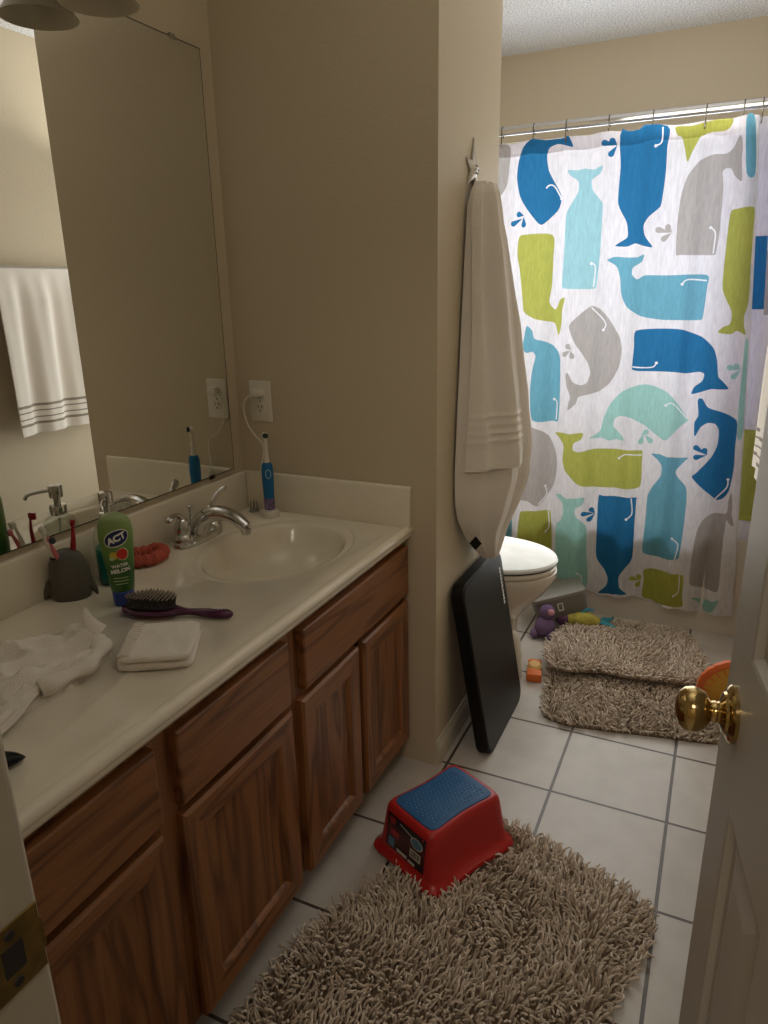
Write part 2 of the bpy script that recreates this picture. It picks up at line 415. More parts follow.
# local: x from hinge to free edge, +y = towards the visible face
def door():
    bm = B()
    us = [0, .092, .275, .345, .52, DL]; us = [0, .09, .265, .345, .52, DL]
    ws = [.01, .24, .83, 1.012, 1.60, 1.70, 1.93, 2.03]
    pan = {(1, 1), (3, 1), (1, 3), (3, 3), (1, 5), (3, 5)}
    steps = ((0, 0), (.006, -.001), (.014, -.008), (.022, -.009), (.05, -.003), (.056, -.002))
    for side in (0, 1):
        fy = (lambda u, w, d: (u, d, w)) if side == 0 else (lambda u, w, d: (u, -DT-d, w))
        for i in range(5):
            for j in range(7):
                st = steps if (i, j) in pan else ((0, 0),)
                nest(bm, None, us[i], us[i+1], ws[j], ws[j+1], st, fy)
    for a, b in (((0, 0), (0, 1)),):
        pass
    z0, z1 = ws[0], ws[-1]
    for q in (((0, 0, z0), (0, -DT, z0), (0, -DT, z1), (0, 0, z1)), ((DL, 0, z0), (DL, 0, z1), (DL, -DT, z1), (DL, -DT, z0)), ((0, 0, z1), (0, -DT, z1), (DL, -DT, z1), (DL, 0, z1)), ((0, 0, z0), (DL, 0, z0), (DL, -DT, z0), (0, -DT, z0))):
        bm.faces.new([bm.verts.new(p) for p in q])
    bmesh.ops.remove_doubles(bm, verts=bm.verts, dist=1e-5)
    d = struct(obj('door_1', bm, M['door_paint'], smooth=False, loc=(HX, HY, 0), rot=(0, 0, Rz)))
    kx, kz = DL-.052, .925
    for s, y0 in ((1, 0), (-1, -DT)):
        bm = B()
        lathe(bm, [(.010, .013*s), (.0105, .017*s), (.0125, .0195*s), (.0125, .022*s), (.0112, .0245*s), (.015, .0265*s), (.0215, .0315*s), (.0255, .0385*s), (.0262, .0445*s), (.0245, .0525*s), (.019, .0585*s), (.009, .0618*s), (0, .0625*s)], 32, (kx, y0, kz), 'y')
        k = obj('door_knob', bm, M['brass'], d)
        bm = B(); lathe(bm, [(.033, 0), (.033, .004*s), (.030, .007*s), (.0245, .009*s), (.023, .012*s), (.017, .0140*s), (.0125, .0160*s), (.011, .019*s)], 36, (kx, y0, kz), 'y')
        obj('rosette', bm, M['brass'], k)
    for z in (.25, 1.0, 1.8):
        bm = B(); lathe(bm, [(.006, z-.045), (.006, z+.045)], 12, (-.004, -DT-.004, 0)); obj('hinge', bm, M['brass'], d)
door()

# ------------------------------------------------------------------ vanity cabinet
CY0 = FY+.012
va = thing('vanity_cabinet', 'long oak bathroom vanity cabinet with doors and drawer fronts under the sink counter', 'cabinet', (.3, -.72, 0))
def vob(name, bm, m, par=None, smooth=False):
    par = par or va; bmesh.ops.translate(bm, verts=bm.verts, vec=(-.3, .72, 0)); return obj(name, bm, m, par, smooth)
bm = B(); box(bm, .001, .512, CY0, CY0+.016, .10, .725); box(bm, .001, .512, -.02, -.004, .10, .725); box(bm, .001, .017, CY0, -.004, .10, .725); box(bm, .001, .512, CY0, -.004, .10, .116); box(bm, .001, .512, -.611, -.595, .10, .725); vob('carcass', bm, M['oak_v'])
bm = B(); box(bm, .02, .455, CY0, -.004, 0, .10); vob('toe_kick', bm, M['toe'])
bm = B(); X0, X1 = .512, .531
cells = [(-.585, -.02), (-.985, -.622), (CY0+.02, -1.02)]
for y0, y1 in ((-.036, -.004), (-.645, -.568), (-1.035, -.952), (CY0, CY0+.05)): box(bm, X0, X1, y0, y1, .075, .724, bev=.0015)
box(bm, X0, X1-.0005, CY0, -.004, .69, .7235); box(bm, X0, X1-.0005, CY0, -.004, .515, .57); box(bm, X0, X1-.0005, CY0, -.004, .0755, .115)
box(bm, X0, X1-.0005, -.315, -.275, .09, .55)
vob('face_frame', bm, M['oak_v'])
XF, XD = .531, .551
def slab_front(y0, y1, z0, z1):
    bm = B(); box(bm, XF, XD, y0, y1, z0, z1)
    fr = [e for e in bm.edges if all(v.co.x > XD-1e-4 for v in e.verts)]
    bmesh.ops.bevel(bm, geom=fr, offset=.007, segments=3, affect='EDGES', profile=.6)
    return vob('drawer_front', bm, M['oak_h'])
def cab_door(y0, y1, z0, z1, st=.052):
    bm = B(); dep = [(0, 0), (.003, .006), (.008, .0)]
    f = lambda u, w, d: (XD+d, u, w)
    # outer slopes
    ys = [y0, y0+st, y1-st, y1]; zs = [z0, z0+st, z1-st, z1]
    b = .006
    o = [(XF, y0, z0), (XF, y1, z0), (XF, y1, z1), (XF, y0, z1)]
    i1 = [(XD-.006, y0, z0), (XD-.006, y1, z0), (XD-.006, y1, z1), (XD-.006, y0, z1)]
    i2 = [(XD, y0+b, z0+b), (XD, y1-b, z0+b), (XD, y1-b, z1-b), (XD, y0+b, z1-b)]
    i3 = [(XD, ys[1], zs[1]), (XD, ys[2], zs[1]), (XD, ys[2], zs[2]), (XD, ys[1], zs[2])]
    c = .005
    i4 = [(XD-.004, ys[1]+c, zs[1]+c), (XD-.004, ys[2]-c, zs[1]+c), (XD-.004, ys[2]-c, zs[2]-c), (XD-.004, ys[1]+c, zs[2]-c)]
    c = .009
    i5 = [(XD-.0105, ys[1]+c, zs[1]+c), (XD-.0105, ys[2]-c, zs[1]+c), (XD-.0105, ys[2]-c, zs[2]-c), (XD-.0105, ys[1]+c, zs[2]-c)]
    rings = [o, i1, i2, i3, i4, i5]
    loft(bm, rings, True, False)
    bm.faces.ensure_lookup_table()
    for fc in bm.faces:                      # rails run level, stiles upright
        cc = fc.calc_center_median()
        if cc.z < zs[1] or cc.z > zs[2]: fc.material_index = 1
    d = vob('door', bm, [M['oak_v'], M['oak_h']])
    bm = B(); box(bm, XD-.014, XD-.0102, ys[1]+.006, ys[2]-.006, zs[1]+.006, zs[2]-.006); vob('door_panel', bm, M['oak_v'], d)
slab_front(-.570, -.008, .560, .705)
slab_front(-.970, -.628, .560, .705)
slab_front(CY0+.035, -1.018, .560, .705)
cab_door(-.292, -.010, .082, .542)
cab_door(-.588, -.318, .082, .542)
cab_door(-.972, -.626, .082, .542)
cab_door(CY0+.03, -1.020, .082, .542)

# ------------------------------------------------------------------ counter with moulded sink
vt = thing('sink_counter', 'cream cultured marble vanity counter with moulded oval sink', 'counter', (.28, -.72, ZC))
def tob(name, bm, m, par=None, smooth=True):
    bmesh.ops.translate(bm, verts=bm.verts, vec=(-.28, .72, -ZC)); return obj(name, bm, m, par or vt, smooth)
CX, CYc, BA, BB = .295, -.285, .195, .250
def counter():
    bm = B(); N = 72
    ell = lambda s, z: [(CX+BA*s*cos(2*pi*i/N), CYc+BB*s*sin(2*pi*i/N), z) for i in range(N)]
    xa, xb, ya, yb = .0, .535, CY0-.004, -.0005
    ring = ell(1.0, ZC)
    verts = [V((p[0], p[1])) for p in ring]+[V(p) for p in ((xa, ya), (xb, ya), (xb, yb), (xa, yb))]
    edges = [(i, (i+1) % N) for i in range(N)]+[(N+i, N+(i+1) % 4) for i in range(4)]
    vs, es, fs, *_ = delaunay_2d_cdt(verts, edges, [], 1, 1e-6)
    bv = [bm.verts.new((v.x, v.y, ZC)) for v in vs]
    for f in fs:
        c = sum((vs[i] for i in f), V((0, 0)))/len(f)
        if ((c.x-CX)/BA)**2+((c.y-CYc)/BB)**2 < .97: continue
        bm.faces.new([bv[i] for i in f])
    prof = [(1.0, 0), (.992, -.0012), (.98, -.003), (.955, -.0042), (.90, -.0055), (.875, -.0075), (.855, -.013), (.83, -.024), (.78, -.052), (.70, -.083), (.58, -.108), (.42, -.125), (.24, -.133), (.09, -.136)]
    loft(bm, [ell(s, ZC+d) for s, d in prof], False, True)
    # front edge profile
    pf = [(.535, 0), (.541, .0015), (.546, .0028), (.551, .0026), (.556, .0008), (.5595, -.003), (.561, -.008), (.561, -.014), (.558, -.018), (.5585, -.024), (.555, -.031), (.549, -.035), (.54, -.037), (.50, -.037)]
    loft(bm, [[(x, y, ZC+z) for x, z in pf] for y in (ya, yb)], False, False, closed=False)
    # underside and ends
    bmesh.ops.remove_doubles(bm, verts=bm.verts, dist=1e-5)
    tob('counter', bm, M['counter'])
counter()
bm = B(); box(bm, .0, .021, CY0-.004, -.0005, ZC-.002, .876, bev=.005, seg=3); tob('backsplash', bm, M['counter'])
bm = B(); box(bm, .021, .560, -.0205, -.0005, ZC-.002, .878, bev=.005, seg=3); tob('side_splash', bm, M['counter'])
bm = B(); lathe(bm, [(.0, .001), (.008, .003), (.017, .0025), (.021, .001), (.022, -.001)], 24, (CX, CYc, ZC-.1345)); tob('drain', bm, M['chrome'])

# ------------------------------------------------------------------ mirror
MY1, MZ0, MZ1 = -.0505, .889, 1.983
mr = thing('wall_mirror', 'large frameless wall mirror above the sink counter', 'mirror', (0, -.7, MZ0))
bm = B(); box(bm, .0005, .0052, CY0+.01, MY1, MZ0, MZ1); bmesh.ops.translate(bm, verts=bm.verts, vec=(0, .7, -MZ0)); obj('edge', bm, M['mirror_edge'], mr, smooth=False)
bm = B(); q = [(.006, CY0+.012, MZ0+.0028), (.006, MY1-.0032, MZ0+.0028), (.006, MY1-.0032, MZ1-.0028), (.006, CY0+.012, MZ1-.0028)]
bm.faces.new([bm.verts.new((x, y+.7, z-MZ0)) for x, y, z in q]); obj('mirror_glass', bm, M['mirror'], mr, smooth=False)
for y, z, s in ((-.153, MZ1, 1), (-.155, MZ0, -1), (-.95, MZ1, 1), (-.95, MZ0, -1)):
    bm = B(); box(bm, .001, .0085, y-.011, y+.011, z-.006, z+.006, bev=.002); lathe(bm, [(.004, .0085), (.003, .0105), (.0005, .011)], 12, (0, y, z), 'x')
    bmesh.ops.translate(bm, verts=bm.verts, vec=(0, .7, -MZ0)); obj('mirror_clip', bm, M['plastic_clear'] if s > 0 else M['mirror_edge'], mr)

# ------------------------------------------------------------------ vanity light above the mirror
vl = thing('vanity_light', 'wall light bar with bell shaped glass shades above the mirror', 'light', (0, -.705, 2.105))
bm = B(); box(bm, 0.001, .022, -.30, .30, -.05, .05, bev=.008, seg=3); obj('back_plate', bm, M['steel'], vl)
for k in (-1, 0, 1):
    y = .235*k
    bm = B(); tube(bm, smooth_path([(.02, y, 0), (.06, y, .02), (.082, y, .015), (.090, y, -.01)]), .008); lathe(bm, [(.012, .0), (.022, -.012), (.024, -.045), (.018, -.05)], 20, (.090, y, 0)); arm = obj('arm', bm, M['steel'], vl)
    bm = B(); pr = [(.026, -.035), (.030, -.055), (.038, -.085), (.050, -.115), (.064, -.140), (.076, -.155), (.079, -.160), (.0765, -.160), (.062, -.143), (.048, -.117), (.036, -.087), (.028, -.057), (.024, -.037)]
    lathe(bm, pr, 32, (.090, y, 0), cap=False); sh = obj('lamp_shade', bm, M['shade'], vl)
    bm = B(); lathe(bm, [(.014, -.045), (.016, -.06), (.027, -.085), (.030, -.105), (.026, -.122), (.012, -.134), (.0, -.136)], 20, (.090, y, 0)); obj('light_bulb', bm, M['bulb'], vl)

# ------------------------------------------------------------------ outlet, charger, toothbrush
wo = thing('wall_outlet', 'white double wall outlet on the end wall above the side splash', 'outlet', (.084, 0, 1.088))
bm = B(); box(bm, -.037, .037, -.006, -.0003, -.059, .059, bev=.003, seg=3); obj('cover_plate', bm, M['white_plastic'], wo)
for s in (1, -1):
    bm = B(); z = s*.0195; ring = lambda y, r: [(r*cos(a), y, z+max(-.0135, min(.0135, r*sin(a)))) for a in [2*pi*i/32 for i in range(32)]]
    loft(bm, [ring(-.0058, .0172), ring(-.0085, .0170), ring(-.009, .0165)]); rc = obj('receptacle', bm, M['white_plastic'], wo)
    bm = B(); box(bm, -.0075, -.0052, -.0095, -.0085, z-.001, z+.008); box(bm, .0050, .0073, -.0095, -.0085, z, z+.008); lathe(bm, [(.0026, -.0085), (.0026, -.0095)], 10, (0, 0, z-.0075), 'y'); obj('slot', bm, M['slot'], rc)
bm = B(); lathe(bm, [(.0028, -.0058), (.002, -.0072), (.0003, -.0075)], 10, (0, 0, 0), 'y'); obj('screw', bm, M['steel'], wo)

ch = thing('toothbrush_charger', 'round white charging base at the back of the sink under the electric toothbrush', 'charger', (.138, -.072, ZC))
bm = B(); lathe(bm, [(.026, .0), (.027, .004), (.0265, .016), (.024, .021), (.010, .0225), (.0, .0225)], 32); obj('base', bm, M['white_plastic'], ch)
bm = B(); px, py, pz = .084-.138, -.03+.072, 1.1085-ZC
box(bm, px-.016, px+.016, py-.004, py+.021, pz-.004, pz+.017, bev=.004); pl_ = obj('plug', bm, M['white_plastic'], ch)
bm = B(); tube(bm, smooth_path([(px-.012, py+.002, pz), (px-.032, py-.002, pz-.012), (px-.044, py, pz-.04), (px-.034, py, pz-.085), (px-.010, py, pz-.118), (px+.022, py-.006, pz-.15), (px+.012, py-.016, pz-.22), (-.030, .022, .09), (-.03, .012, .03), (-.024, .004, .01)], 6), .0021, 8); obj('cord', bm, M['white_plastic'], ch)

tb = thing('electric_toothbrush', 'blue and white electric toothbrush standing upright on its charging base', 'toothbrush', (.138, -.072, ZC+.0225), rot=(0, 0, radians(42))); tb.scale = (1.2, 1.2, 1.03)
bm = B(); hp = [(.0115, 0), (.0125, .004), (.0125, .03), (.0135, .06), (.0145, .09), (.0142, .115), (.0128, .130), (.009, .136), (.007, .1365)]
lathe(bm, hp, 28); hd = obj('handle', bm, M['tb_blue'], tb)
bm = B(); hw = [(.0128, .002), (.0132, .005), (.0131, .028), (.0132, .034)]; lathe(bm, hw, 28, cap=False); obj('sticker_band', bm, M['tb_art'], hd)
def on_handle(r):
    return lambda s, z: (r*sin(s/r), -r*cos(s/r), z)
bm = B(); fm = on_handle(.0149)
ro = [(.0078*cos(a), .106+.0135*sin(a)) for a in [2*pi*i/28 for i in range(28)]]; ri = [(.0052*cos(a), .106+.0105*sin(a)) for a in [2*pi*i/28 for i in range(28)]]
loft(bm, [[fm(*p) for p in ro], [fm(*p) for p in ri]], False, False); obj('button_ring', bm, M['tb_ring'], hd)
bm = B(); bt = [(.0045*cos(a), .106+.0085*sin(a)) for a in [2*pi*i/24 for i in range(24)]]; bm.faces.new([bm.verts.new(fm(*p)) for p in bt]); obj('power_button', bm, M['tb_blue'], hd)
bm = B(); tube(bm, smooth_path([(0, 0, .136), (0, 0, .15), (0, 0, .19), (0, -.0005, .205)]), [.0075, .0072, .007, .0066, .0064, .006, .0056, .0053, .005, .0048, .0046, .0044, .0042, .0042, .0042, .0042, .0042, .0042, .0042][:19], 16); box(bm, -.0008, .0008, -.0072, -.006, .165, .175)
bh = obj('brush_head', bm, M['white_plastic'], tb)
bm = B(); lathe(bm, [(.0075, .004), (.0078, .0), (.0076, -.004)], 20, (0, 0, .213), 'y'); obj('head_disc', bm, M['white_plastic'], bh)
bm = B(); lathe(bm, [(.0068, -.004), (.007, -.010), (.0064, -.0105)], 20, (0, 0, .213), 'y'); obj('bristles', bm, M['bristle_dark'], bh)

bh2 = thing('brush_head_holder', 'small clear stand with prongs in the back corner of the counter by the toothbrush', 'holder', (.064, -.048, ZC))
bm = B(); lathe(bm, [(.016, 0), (.016, .004), (.012, .006), (.0, .006)], 20); obj('base', bm, M['grey_box_lid'], bh2)
for k in range(4):
    a = k*pi/2+.5; bm = B(); tube(bm, [(.009*cos(a), .009*sin(a), .005), (.010*cos(a), .010*sin(a), .02), (.008*cos(a), .008*sin(a), .032)], [.0025, .002, .0014], 8); obj('prong', bm, M['grey_box_lid'], bh2)

# ------------------------------------------------------------------ faucet
fa = thing('sink_faucet', 'chrome two handle centerset faucet behind the oval sink', 'faucet', (.074, -.316, ZC)); fa.scale = (1.12, 1.12, 1.12)
bm = B(); rings = [sring(.026, .080, 0, 44, 2.6), sring(.026, .080, .006, 44, 2.6), sring(.0235, .076, .012, 44, 2.6), sring(.019, .070, .017, 44, 2.4), sring(.012, .06, .0195, 44, 2.2)]
loft(bm, rings); obj('base_plate', bm, M['chrome'], fa)
bm = B(); P = smooth_path([(-.004, 0, .012), (.006, 0, .036), (.028, 0, .060), (.066, 0, .074), (.108, 0, .068), (.142, 0, .048)], 7); nP = len(P)
tube(bm, P, [interp([(0, .026), (.18, .024), (.4, .020), (.7, .0165), (.88, .0155), (1, .013)], i/(nP-1)) for i in range(nP)], 18, flat=1.0); sp = obj('spout', bm, M['chrome'], fa)
bm = B(); lathe(bm, [(.0105, .0), (.0115, .004), (.0115, .012), (.009, .013)], 18, (.139, 0, .032)); obj('aerator', bm, M['chrome'], sp)
bm = B(); tube(bm, [(-.02, 0, .016), (-.02, 0, .075)], .0025, 8); ball(bm, (-.02, 0, .079), .006, (1, 1, .9)); obj('pop_up_rod', bm, M['chrome'], fa)
for s in (-1, 1):
    bm = B(); y = s*.053
    lathe(bm, [(.0235, .012), (.024, .019), (.022, .025), (.0175, .031), (.0185, .037), (.0200, .044), (.0185, .054), (.014, .063), (.0105, .068), (.006, .072), (0, .073)], 24, (0, y, 0)); h = obj('handle', bm, M['chrome'], fa)
    bm = B()
    if s < 0: pts = [(0, y, .062), (.004, y-.014, .080), (.006, y-.034, .083), (.008, y-.056, .076)]
    else: pts = [(0, y, .062), (.004, y+.008, .083), (.010, y+.024, .098), (.016, y+.045, .106)]
    P = smooth_path(pts, 6); n = len(P)
    tube(bm, P, [interp([(0, .010), (.35, .0085), (.6, .0075), (.85, .0105), (.96, .009), (1, .004)], i/(n-1)) for i in range(n)], 14, flat=.62); obj('lever', bm, M['chrome'], h)

# ------------------------------------------------------------------ whale shaped toothbrush cup and brushes
cp = thing('toothbrush_cup', 'dark grey whale shaped toothbrush holder against the backsplash', 'toothbrush holder', (.056, -.722, ZC), rot=(0, 0, radians(40)))
bm = B(); rr = []
for z, hx, hy, ox in ((0, .040, .034, 0), (.006, .042, .036, 0), (.03, .0425, .0365, .001), (.06, .040, .035, .001), (.082, .036, .032, .0), (.096, .030, .028, -.001), (.104, .022, .021, -.002), (.108, .010, .010, -.003)):
    rr.append(sring(hx, hy, z, 36, 2.3, (ox, 0)))
loft(bm, rr); obj('body', bm, M['cup'], cp)
for s in (-1, 1):
    bm = B(); P = smooth_path([(s*.034, -.006, .034), (s*.046, -.010, .020), (s*.054, -.012, .002)], 5)
    tube(bm, P, [.013, .0135, .013, .012, .0105, .009, .0075, .006, .0045, .003, .0015], 14, flat=.5, up=(0, 1, 0)); obj('fin', bm, M['cup'], cp)
for hx, hy in ((-.020, -.014), (.010, .006)):
    bm = B(); lathe(bm, [(.0105, 0), (.0105, .002), (.0085, .0026), (.0, .0022)], 20, (hx, hy, .101 if hx > 0 else .0955)); obj('brush_hole', bm, M['cup_hole'], cp)
def small_brush(name, label, base, tip, hmat, bmat):
    b_, t_ = V(base), V(tip); d = (t_-b_).normalized(); L = (t_-b_).length
    t = thing(name, label, 'toothbrush', base); t.rotation_euler = d.to_track_quat('Z', 'Y').to_euler()
    bm = B(); P = smooth_path([(0, 0, 0), (.001, 0, L*.3), (-.001, 0, L*.6), (0, 0, L*.85), (0, 0, L)], 5); n = len(P)
    tube(bm, P, [interp([(0, .005), (.3, .0062), (.55, .0045), (.75, .003), (.85, .0055), (1, .0045)], i/(n-1)) for i in range(n)], 12, flat=.7); obj('handle', bm, hmat, t)
    bm = B(); box(bm, .002, .012, -.0045, .0045, L*.84, L*.99, bev=.001); obj('bristles', bm, bmat, t)
g = 'toothbrushes in the whale cup'
small_brush('toothbrush', 'white toothbrush leaning left in the grey whale cup', (.050, -.740, ZC+.075), (.046, -.768, ZC+.172), M['white_plastic'], M['bristle'])
small_brush('toothbrush', 'pink toothbrush beside the white one in the grey whale cup', (.056, -.738, ZC+.075), (.064, -.766, ZC+.150), M['pink'], M['bristle_dark'])
small_brush('toothbrush', 'dark red toothbrush standing at the right of the grey whale cup', (.066, -.715, ZC+.075), (.072, -.705, ZC+.172), M['brush_red'], M['brush_red'])

# ------------------------------------------------------------------ soap dispenser
sd = thing('soap_dispenser', 'clear glass soap dispenser with teal liquid and chrome pump behind the mouthwash', 'soap dispenser', (.084, -.620, ZC), rot=(0, 0, radians(-52)))
bm = B(); lathe(bm, [(.036, 0), (.0385, .003), (.0385, .110), (.037, .122), (.030, .134), (.018, .141), (.0155, .144), (.0155, .152)], 36, cap=False); bmesh.ops.holes_fill(bm, edges=[e for e in bm.edges if e.is_boundary and e.verts[0].co.z < .01]); obj('bottle', bm, M['glass'], sd)
bm = B(); lathe(bm, [(.0, .004), (.035, .004), (.0365, .006), (.0365, .086), (.0, .086)], 36, cap=False); obj('liquid', bm, M['liquid'], sd)
bm = B(); lathe(bm, [(.0185, .144), (.019, .146), (.019, .163), (.0175, .166), (.008, .167), (.0075, .183), (.015, .185), (.0155, .188), (.0155, .210), (.0145, .213), (.0, .214)], 28); pu = obj('pump', bm, M['chrome'], sd)
bm = B(); tube(bm, smooth_path([(.012, 0, .202), (.035, 0, .201), (.058, 0, .197), (.066, 0, .187)], 5), .0042, 12); obj('nozzle', bm, M['chrome'], pu)
bm = B(); tube(bm, [(0, 0, .135), (.004, 0, .06), (.012, 0, .012)], .003, 8); obj('dip_tube', bm, M['white_plastic'], sd)

# ------------------------------------------------------------------ mouthwash bottle
mw = thing('mouthwash_bottle', 'green mouthwash bottle reading ACT standing on its blue cap', 'bottle', (.192, -.706, ZC), rot=(0, 0, radians(45)))
AW = [(.026, .0225), (.05, .0255), (.10, .0305), (.15, .0345), (.172, .0345), (.186, .0315), (.196, .025), (.202, .014), (.204, .004)]
bm = B(); loft(bm, [sring(.0205, .0185, 0, 40, 2.2), sring(.0215, .0195, .002, 40, 2.2), sring(.0225, .0205, .030, 40, 2.2), sring(.021, .019, .032, 40, 2.2)]); obj('cap', bm, M['act_cap'], mw)
bm = B(); loft(bm, [sring(a, min(a*.78, .0215+.0*a), z, 44, 2.1) for z, a in [(.031, .0215)]+[(z, interp(AW, z)) for z in (.034, .05, .075, .10, .125, .15, .165, .176, .184, .191, .197, .202, .204)]]); bd = obj('body', bm, M['act'], mw)
def onb(s, z, off=.0006):
    a = interp(AW, z); b = min(a*.78, .0215); ph = s/a
    ca, sa = math.copysign(abs(sin(ph))**(2/2.1), sin(ph)), abs(cos(ph))**(2/2.1)
    return ((a+off)*ca, -(b+off)*sa, z)
def decal(name, pts, m, par, off): 
    bm = B(); vs, es, fs, *_ = delaunay_2d_cdt([V(p) for p in pts], [(i, (i+1) % len(pts)) for i in range(len(pts))], [], 1, 1e-7)
    nv = [bm.verts.new(onb(v.x, v.y, off)) for v in vs]
    for f in fs: bm.faces.new([nv[i] for i in f])
    return obj(name, bm, m, par)
def ell2(cx, cz, a, b, ro=0, n=40, k=1.0):
    grid = []
    for i in range(n):
        t = 2*pi*i/n; u, w = a*cos(t), b*sin(t); grid.append((cx+u*cos(ro)-w*sin(ro), cz+u*sin(ro)+w*cos(ro)))
    return grid
ro = radians(23)
def dense_ellipse(name, cx, cz, a, b, ro, m, par, off):
    bm = B(); prev = None; R = []
    for k in (1.0, .8, .6, .4, .2): R.append([onb(p[0], p[1], off) for p in ell2(cx, cz, a*k, b*k, ro)])
    loft(bm, R, False, True); return obj(name, bm, m, par)
lb = dense_ellipse('logo_border', .001, .153, .0265, .0175, ro, M['act_white'], bd, .0006)
dense_ellipse('logo_oval', .001, .153, .0245, .0155, ro, M['act_navy'], bd, .0010)
def word(body, size, cx, cz, m, ro=0, bold=0., off=.0014, sx=1., shear=0.):
    vs, fs = text_mesh(body, size, bold); bm = B()
    def f(u, w):
        u, w = u*sx+shear*w, w
        return onb(cx+u*cos(ro)-w*sin(ro), cz+u*sin(ro)+w*cos(ro), off)
    add_mapped(bm, vs, fs, f); return obj('lettering', bm, m, bd, smooth=False)
word('ACT', .0185, .001, .1525, M['act_white'], ro, .0009, shear=.2)
dense_ellipse('melon_rind', .009, .118, .0125, .0140, 0, M['melon_rind'], bd, .0007)
dense_ellipse('melon_slice', .008, .1185, .0105, .0120, 0, M['melon'], bd, .0011)
dense_ellipse('fruit', -.008, .116, .0085, .0085, 0, M['melon_yellow'], bd, .0009)
dense_ellipse('fruit', -.012, .110, .005, .0045, 0, M['melon_rind'], bd, .0013)
word('WATER', .0095, .001, .0935, M['act_white'], radians(8), .0004)
word('MELON', .0115, .001, .082, M['act_white'], radians(8), .0006)
for z, w in ((.066, .028), (.059, .031), (.052, .024)):
    bm = B(); n = 10; loft(bm, [[onb(-w/2+w*i/n, z-.0009, .0008) for i in range(n+1)], [onb(-w/2+w*i/n, z+.0009, .0008) for i in range(n+1)]], False, False, closed=False); obj('label_line', bm, M['melon_rind'], bd)

# ------------------------------------------------------------------ cloth lumps (ridge height fields)
def cloth_lump(bm, outline, ridges, base_h, res, nz=.004, nsc=40, seed=0, edge=.02, thick=0.):
    """soft crumpled cloth: height from distance to the outline plus drawn ridges; closed at the bottom"""
    pts = [V(p) for p in smooth_path([(x, y, 0) for x, y in outline]+[(*outline[0], 0)], 4)][:-1]
    n = len(pts); pl2 = [V((p.x, p.y)) for p in pts]
    xs = [p.x for p in pl2]; ys = [p.y for p in pl2]
    def segd(p, a, b):
        ab = b-a; t = max(0, min(1, (p-a).dot(ab)/max(ab.dot(ab), 1e-12))); return (p-a-ab*t).length
    grid = []
    x = min(xs)
    inside = lambda p: sum(1 for i in range(n) if (pl2[i].y > p.y) != (pl2[(i+1) % n].y > p.y) and p.x < (pl2[(i+1) % n].x-pl2[i].x)*(p.y-pl2[i].y)/(pl2[(i+1) % n].y-pl2[i].y)+pl2[i].x) % 2 == 1
    while x < max(xs):
        y = min(ys)
        while y < max(ys):
            p = V((x+res*.3*random.uniform(-1, 1), y+res*.3*random.uniform(-1, 1)))
            if inside(p) and min(segd(p, pl2[i], pl2[(i+1) % n]) for i in range(n)) > res*.4: grid.append(p)
            y += res
        x += res
    vs, es, fs, *_ = delaunay_2d_cdt(pl2+grid, [(i, (i+1) % n) for i in range(n)], [], 1, 1e-7)
    def height(p):
        d = min(segd(p, pl2[i], pl2[(i+1) % n]) for i in range(n))
        e = min(1, d/edge); h = base_h*sqrt(max(0, 1-(1-e)**2))
        for rp, H, w in ridges:
            dd = min(segd(p, V(rp[i]), V(rp[i+1])) for i in range(len(rp)-1))
            h += H*math.exp(-(dd/w)**2)*min(1, d/(edge*.6))
        h += nz*noise.noise(V((p.x*nsc+seed, p.y*nsc, seed)))*e
        return max(h, .0006)
    top = [bm.verts.new((v.x, v.y, height(v))) for v in vs]
    bot = {}
    for f in fs: bm.faces.new([top[i] for i in f])
    bnd = [e for e in bm.edges if e.is_boundary]
    r = bmesh.ops.extrude_edge_only(bm, edges=bnd)
    for v in [g for g in r['geom'] if isinstance(g, bmesh.types.BMVert)]: v.co.z = 0
    bmesh.ops.contextual_create(bm, geom=[e for e in bm.edges if e.is_boundary])
# coral washcloth by the faucet: a twisted loop roll
cc = thing('washcloth', 'coral red washcloth rolled up on the counter beside the faucet', 'washcloth', (.066, -.500, ZC))
bm = B(); P = smooth_path([(-.035, .042, .016), (-.012, .050, .018), (.018, .036, .018), (.030, .005, .017), (.022, -.028, .018), (-.004, -.045, .018), (-.026, -.030, .020), (-.020, -.002, .024), (.0, .018, .026)], 6); n = len(P)
tube(bm, P, [.0150*(1+.14*sin(i*1.9)+.08*sin(i*.7)) * (interp([(0, .6), (.12, 1), (.9, 1), (1, .6)], i/(n-1))) for i in range(n)], 16, flat=1.0)
for v in bm.verts:
    v.co.z = max(.0005, v.co.z+.003*noise.noise(v.co*90)); v.co.x += .0025*noise.noise(v.co*110+V((3, 0, 0)))
obj('rolled_cloth', bm, M['coral_terry'], cc)

